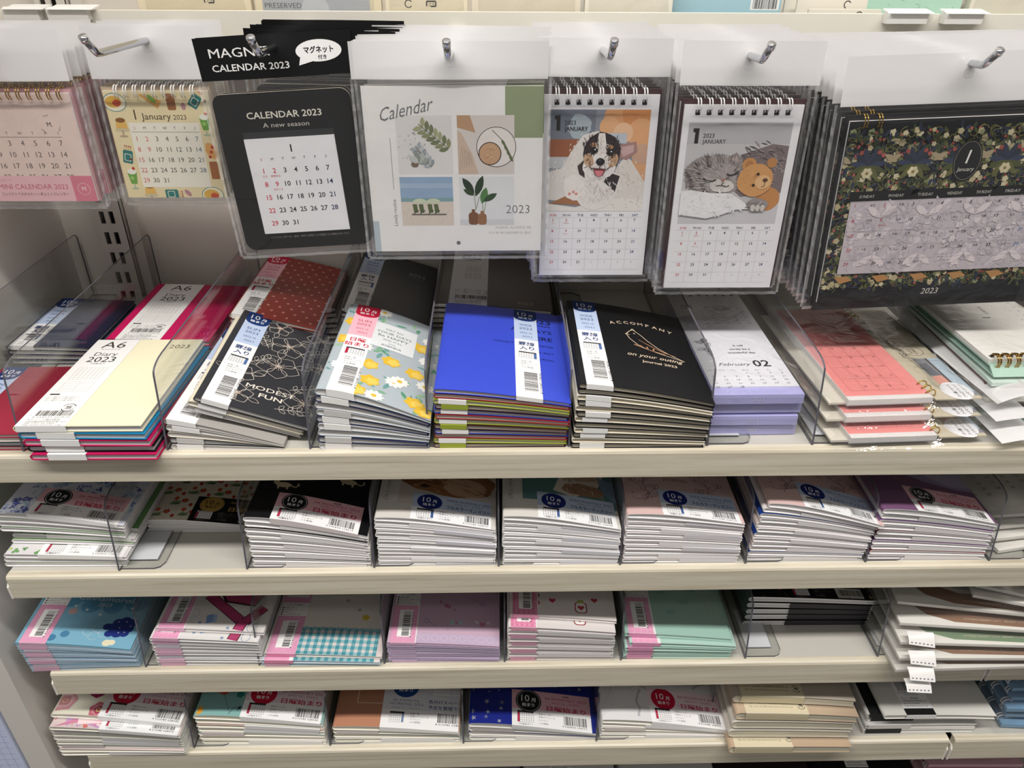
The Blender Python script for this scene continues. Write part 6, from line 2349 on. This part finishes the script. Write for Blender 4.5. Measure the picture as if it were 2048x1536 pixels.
# ------------------------------------------------------------------ mint and white ring calendars at the right end
def mint_ring(k, label):
    o = thing('desk_calendar', label, 'calendar', (412 + 2 * k, 536 + 2 * k, Z1 + 0.5 + 13.5 * k), (0, 0, -3 + 1.5 * k), 'ring calendars at the right end of the top shelf')
    top = k == 3
    Wd, L = 92, 168
    m = MB()
    m.box(0, Wd, 14 if top else 0, L, 7, 10.5, '#e4e2dc' if top or k == 1 else '#cfe0d6')
    a = Art()
    if top:
        for q in range(12):
            a.text(str(q + 1 if q < 8 else q + 6), 82, 60 + 9 * q, 4.2, ('#c84a52' if q < 2 else '#3d66b0' if q == 5 else '#55555a'), rot=-90)
            a.text('SMTWTFSSMTWT'[q], 74, 60 + 9 * q, 2.8, '#8a8a90', rot=-90)
        a.text('1', 40, 92, 11, '#33333a', rot=-90, bold=0.02)
        a.text('January', 48, 108, 6, '#4a4a50', rot=-90)
        for q in range(11):
            a.rrect(3 + 8.3 * q, 17, 6.4 + 8.3 * q, 21, 0.7, '#3a3a3e')
    a.emit(m, lambda x, y, h: (x, y, 10.5 + h), base=0.05)
    m.build('date_pages', PAPER, o)
    b = MB()
    bc = '#a8cbb9' if k in (0, 3) else '#5c3a2a'
    b.prism([(2, 0), (L, 0), (L, 1.2), (4, 1.2), (12, 5.6), (L, 5.6), (L, 6.8), (11, 6.8)], 'x', 0, Wd, bc)
    b.build('stand', CARD, o)
    w = MB()
    if top:
        for q in range(11):
            pts = []
            for j in range(11):
                t = math.radians(-160 + 320 * j / 10)
                pts.append((4.6 + 8.3 * q, 14 - 6 * math.cos(t), 9 + 6 * math.sin(t)))
            w.tube(pts, 0.8, '#b98f45', k=6)
            w.tube([(p[0] + 2.2, p[1], p[2]) for p in pts], 0.8, '#b98f45', k=6)
        w.build('wire_binding', METAL, o, smooth=True)
    s = MB()
    R = random.Random(k + 9)
    v = []
    for j in range(13):
        for i in range(11):
            x, y = -10 + (Wd + 20) * i / 10, -22 + (L + 24) * j / 12
            z = 11.8 if (0 < x < Wd and y > 8) else 4
            v.append((x, y, z + R.uniform(-0.8, 0.8)))
    s.add(v, [(j * 11 + i, j * 11 + i + 1, (j + 1) * 11 + i + 1, (j + 1) * 11 + i) for j in range(12) for i in range(10)], '#ffffff')
    s.build('clear_bag', CRINKLE, o, smooth=True)
for k in range(4):
    mint_ring(k, ('mint ring calendar in crinkled bag, bottom of the right end pile', 'brown stand ring calendar, second from bottom of the right end pile', 'brown stand ring calendar, directly under the white ring calendar',
                  'white ring calendar with gold wire, top of the pile at the right end')[k])
stack('black notebook pile in the far right corner', 'notebook', 512, 600, Z1, 110, 160, 4, 46, 44, [('#17171b', 'black'), ('#4b2a2e', 'dark red')],
      'glossy black notebook on top of the pile in the far right corner', topcov=('#121215', 'black'), name='notebook', cat='notebook')

# ------------------------------------------------------------------ flat bagged calendars (right ends of the second and third shelves)
def flat_calendar(loc, rot, Wd, L, k, label, group, style, roll=0.0):
    o = thing('wall_calendar', label, 'calendar', loc, (0, roll, rot), group)
    m = MB()
    m.box(0, Wd, 0, L, 1, 4.5, '#dcd9d2')
    a = Art()
    if style == 'dates':
        for blk in (0, 1):
            for d in range(1, 31):
                a.text(str(d), 8 + 15 * ((d - 1) % 7), 62 + 70 * blk - 8.5 * ((d - 1) // 7), 5, '#5b564e', bold=0.01)
        a.text('2023', 60, 6, 6, '#7d766a')
    else:
        c = '#8b6f5c' if style == 'brown' else '#7b8f74'
        q = [(8, L), (10, 60), (16, 30), (30, 13), (54, 5), (Wd, 2), (Wd, 17), (62, 20), (42, 28), (32, 44), (30, 70), (30, L)]
        a.poly(q, c)
        a.poly([(31, L), (32, 60), (42, 38), (60, 26), (Wd, 20), (Wd, L)], '#a9adb3')
        a.up()
        a.text('OUTSIDE PRESENT DAYS · BRIGHT CUTEST', 64, 8.5, 3.2, '#c9b8a8', al='l', fit=62)
        for d in range(1, 15):
            a.text(str(d), 60 + 12 * ((d - 1) % 7), 74 - 14 * ((d - 1) // 7), 4, '#4a4d55', rot=-14)
    a.emit(m, lambda x, y, h: (x, y, 4.5 + h), clip=(0, 0, Wd, L), base=0.05)
    m.build('date_pages', PAPER, o)
    s = MB()
    R = random.Random(k + 40)
    v = []
    NX, NY = 12, 8
    for j in range(NY + 1):
        for i in range(NX + 1):
            x, y = -12 + (Wd + 16) * i / NX, -8 + (L + 14) * j / NY
            z = 5.6 if (0 <= x <= Wd and 0 <= y) else 2.0
            v.append((x, y, z + R.uniform(-0.5, 0.5)))
    s.add(v, [(j * (NX + 1) + i, j * (NX + 1) + i + 1, (j + 1) * (NX + 1) + i + 1, (j + 1) * (NX + 1) + i) for j in range(NY) for i in range(NX)], '#ffffff')
    s.build('clear_bag', CRINKLE, o, smooth=True)
    if style != 'dates' and k < 14:
        h = MB()
        v = []
        for j in range(4):
            for i in range(7):
                u, q = i / 6, j / 3
                v.append((4 + 25 * u, -8 - 11 * q, 2.2 - 6 * q * q - 3 * u * q))
        h.add(v, [(j * 7 + i, j * 7 + i + 1, (j + 1) * 7 + i + 1, (j + 1) * 7 + i) for j in range(3) for i in range(6)], '#e8e6e4')
        b = Art()
        for i in range(6):
            b.rect(6 + 3.8 * i, -18, 7.6 + 3.8 * i, -17.3, '#77757a')
        b.emit(h, lambda x, y, z: (x, y, 2.2 - 6 * ((-8 - y) / 11) ** 2 - 3 * (x - 4) / 25 * (-8 - y) / 11 + z + 0.2), base=0.15)
        h.build('bag_flap', PLASTIC, o, smooth=True)
    return o
for k in range(4):
    flat_calendar((462 - 2 * k, 514 + 8 * k, Z2 + 0.5 + 7 * k), 10 - 2 * k, 130, 190, k, 'white bagged wall calendar, %s of the pile right of the purple planners' % ('bottom', 'second from bottom', 'second from top', 'top')[k], 'white wall calendars on the second shelf', 'dates')
ST = ('brown', 'brown', 'green', 'brown', 'brown')
for k in range(5):
    flat_calendar((388 + 2 * k, 486 + (0, 4, 13, 26, 42)[k], Z3 + 1.0 + 12.2 * k), (1, -1, -3, -5.5, -9)[k], 170, 190, k + 10, 'bagged calendar with %s arch, %s of the tall right end pile' % (ST[k], ('bottom', 'second from bottom', 'middle', 'second from top', 'top')[k]),
                  'arch print calendars on the third shelf', ST[k], roll=0.0)

for k in range(2):
    flat_calendar((462 + 4 * k, 520 + 6 * k, Z3 + 66 + 7.5 * k), -16 - 3 * k, 150, 170, k + 30, 'silvery bagged calendar leaning on the arch calendars, %s of the pair' % ('lower', 'upper')[k], 'silvery bagged calendars on the third shelf', 'dates')

# ------------------------------------------------------------------ blue and pink ring calendars in the neighbouring bay
def small_ring(loc, rot, col, dark, label, group, k):
    o = thing('desk_calendar', label, 'calendar', loc, (0, 0, rot), group)
    m = MB()
    m.box(0, 110, 0, 150, 1, 6, col)
    a = Art()
    a.rect(24, 20, 100, 140, dark)
    a.up()
    a.text('Desk Calendar 2023', 60, 80, 9, '#dfe4ec', rot=-90)
    a.grid(30, 30, 24, 60, 3, 6, 0.4, '#dfe4ec')
    a.emit(m, lambda x, y, h: (x, y, 6 + h), base=0.05)
    m.build('date_pages', CARD, o)
    w = MB()
    for q in range(6):
        pts = []
        for j in range(11):
            t = math.radians(-160 + 320 * j / 10)
            pts.append((4 - 5 * math.cos(t), 8 + 20 * q, 6 + 5 * math.sin(t)))
        w.tube(pts, 0.8, '#dfe0e2', k=6)
        w.tube([(p[0], p[1] + 3, p[2]) for p in pts], 0.8, '#dfe0e2', k=6)
    w.build('wire_binding', PLASTIC, o, smooth=True)
    s = MB()
    R = random.Random(k + 70)
    v = []
    for j in range(9):
        for i in range(9):
            x, y = -12 + 130 * i / 8, -10 + 164 * j / 8
            z = 7.5 if (0 <= x <= 110 and y >= 0) else 2.0
            v.append((x, y, z + (4 if x < 6 and x > -5 else 0) + R.uniform(-0.7, 0.7)))
    s.add(v, [(j * 9 + i, j * 9 + i + 1, (j + 1) * 9 + i + 1, (j + 1) * 9 + i) for j in range(8) for i in range(8)], '#ffffff')
    s.build('clear_bag', CRINKLE, o, smooth=True)
for k in range(5):
    small_ring((552 + (0, 3, -2, 2, 0)[k], 514 + (0, 4, 1, 6, 8)[k], Z4 + 1 + 12.5 * k), -4 + k, '#7ba2c2', '#56809f', 'blue bagged ring calendar, %s of its pile at the fourth shelf right end' % ('bottom', 'second from bottom', 'middle', 'second from top', 'top')[k], 'blue ring calendars', k)
for k in range(5):
    small_ring((500 + (0, 3, -2, 2, 0)[k], 514 + (0, 4, 1, 6, 8)[k], Z5 + 1 + 12.5 * k), 3 - k, '#d6a8b8', '#c28da2', 'pink bagged ring calendar, %s of its pile at the lowest shelf right end' % ('bottom', 'second from bottom', 'middle', 'second from top', 'top')[k], 'pink ring calendars', k + 5)

# ------------------------------------------------------------------ packs standing on the ledge above
def ledge_pack(x0, x1, h, col, label, art=None, y=754, t=10, filmed=True, name='stationery_pack', cat='stationery pack'):
    o = thing(name, label, cat, ((x0 + x1) / 2, y, 1197))
    w = (x1 - x0) / 2
    m = MB()
    m.box(-w, w, 0, t, 0, h, col)
    if art is not None:
        art.emit(m, lambda x, yy, k: (-w + x, -k, yy), clip=(0, 0, 2 * w, h), base=0.05)
    m.build('card', CARD, o)
    if filmed:
        s = MB()
        R = random.Random(int(x0) + 7)
        v = []
        for j in range(7):
            for i in range(9):
                v.append((-w - 4 + (2 * w + 8) * i / 8, (-2 if 0 < i < 8 else t / 2) + R.uniform(-0.8, 0.8), (h + 6) * j / 6))
        s.add(v, [(j * 9 + i, j * 9 + i + 1, (j + 1) * 9 + i + 1, (j + 1) * 9 + i) for j in range(6) for i in range(8)], '#ffffff')
        s.build('clear_bag', CRINKLE, o, smooth=True)
    return o
def recyc(a, x, y, s, c='#3a3a3a'):
    a.line([(x - s, y), (x - s, y + s), (x + s, y + s), (x + s, y), (x - s * 0.2, y)], s * 0.28, c)
    a.text('プラ', x, y + 0.1 * s, s * 0.8, c)
    return a
A1 = Art(); recyc(A1, 62, 41, 4)
ledge_pack(-310, -212, 90, '#e6dabd', 'beige sticker pack in clear bag on the ledge, left end', A1)
A2 = Art(); A2.rect(6, 20, 100, 62, '#b9bcc0'); A2.up(); A2.text('PRESERVED', 8, 37, 6, '#5d6066', al='l', fit=32); A2.disc(52, 36, 12, '#cfd2d6')
ledge_pack(-208, -98, 90, '#e4d8ba', 'beige pack with grey preserved label on the ledge', A2)
A3 = Art(); recyc(A3, 40, 39, 4); A3.ring(20, 41, 3, 0.8, '#3a3a3a', a0=30, a1=330)
ledge_pack(-94, -22, 90, '#e8dec4', 'pale beige pack with recycling marks on the ledge', A3)
ledge_pack(-18, 78, 90, '#e3dac6', 'plain cream pack under wrinkled film, middle of the ledge', None)
ledge_pack(82, 160, 90, '#e8e2d2', 'ivory pack under wrinkled film left of the blue card', None)
A4 = Art(); A4.text('■商 品 名 : レースマット ヒーリングシリーズ', 6, 47, 4, '#2f3b45', al='l', fit=48); A4.text('サイズ: 約100×270mm', 6, 41, 3.6, '#2f3b45', al='l', fit=30)
for q, t_ in enumerate(('【お取り扱いのご注意】', '●本品はアイロンがけはしないでください。', '●直射日光をさけ、湿気の少ない所で保管してください。', '●強く引っ張らないでください。')):
    A4.text(t_, 72, 60 - 4.6 * q, 3.4, '#2f3b45', al='l', fit=(22, 46, 56, 36)[q])
A4.rect(132, 36, 158, 46, '#f3f3f0'); A4.up(); A4.barcode(134, 37, 22, 9, None); A4.text('Made in CHINA', 134, 48, 3.4, '#2f3b45', al='l', fit=16)
ledge_pack(102, 262, 92, '#a9cbd6', 'light blue lace mat card with small print and barcode on the ledge', A4, y=768, filmed=False)
for q, (a0, b0, hh) in enumerate(((268, 332, 56), (276, 340, 46), (284, 350, 38))):
    AA = Art(); AA.ring(46, hh - 5, 3.0, 0.9, '#4a4640', a0=30, a1=250)
    ledge_pack(a0, b0, hh, '#e9e3d6', 'ivory tab card on the ledge, %s of three right of the blue card' % ('rear', 'middle', 'front')[q], AA, y=776 - 10 * q, t=4, filmed=False, name='index_card', cat='index card')
AM = Art()
RR = random.Random(9)
for q in range(120):
    AM.leaf(RR.uniform(20, 90), RR.uniform(10, 80), RR.uniform(2, 5), 1.5, RR.uniform(0, 360), RR.choice(('#b5d8c6', '#a5cab6', '#c3e0d0')))
ledge_pack(344, 440, 92, '#b7dcca', 'mint green lace patterned pack standing on the ledge', AM, y=790, filmed=False)
ledge_pack(446, 520, 66, '#e6e0d0', 'cream pack under film at the right end of the ledge', None, y=786)
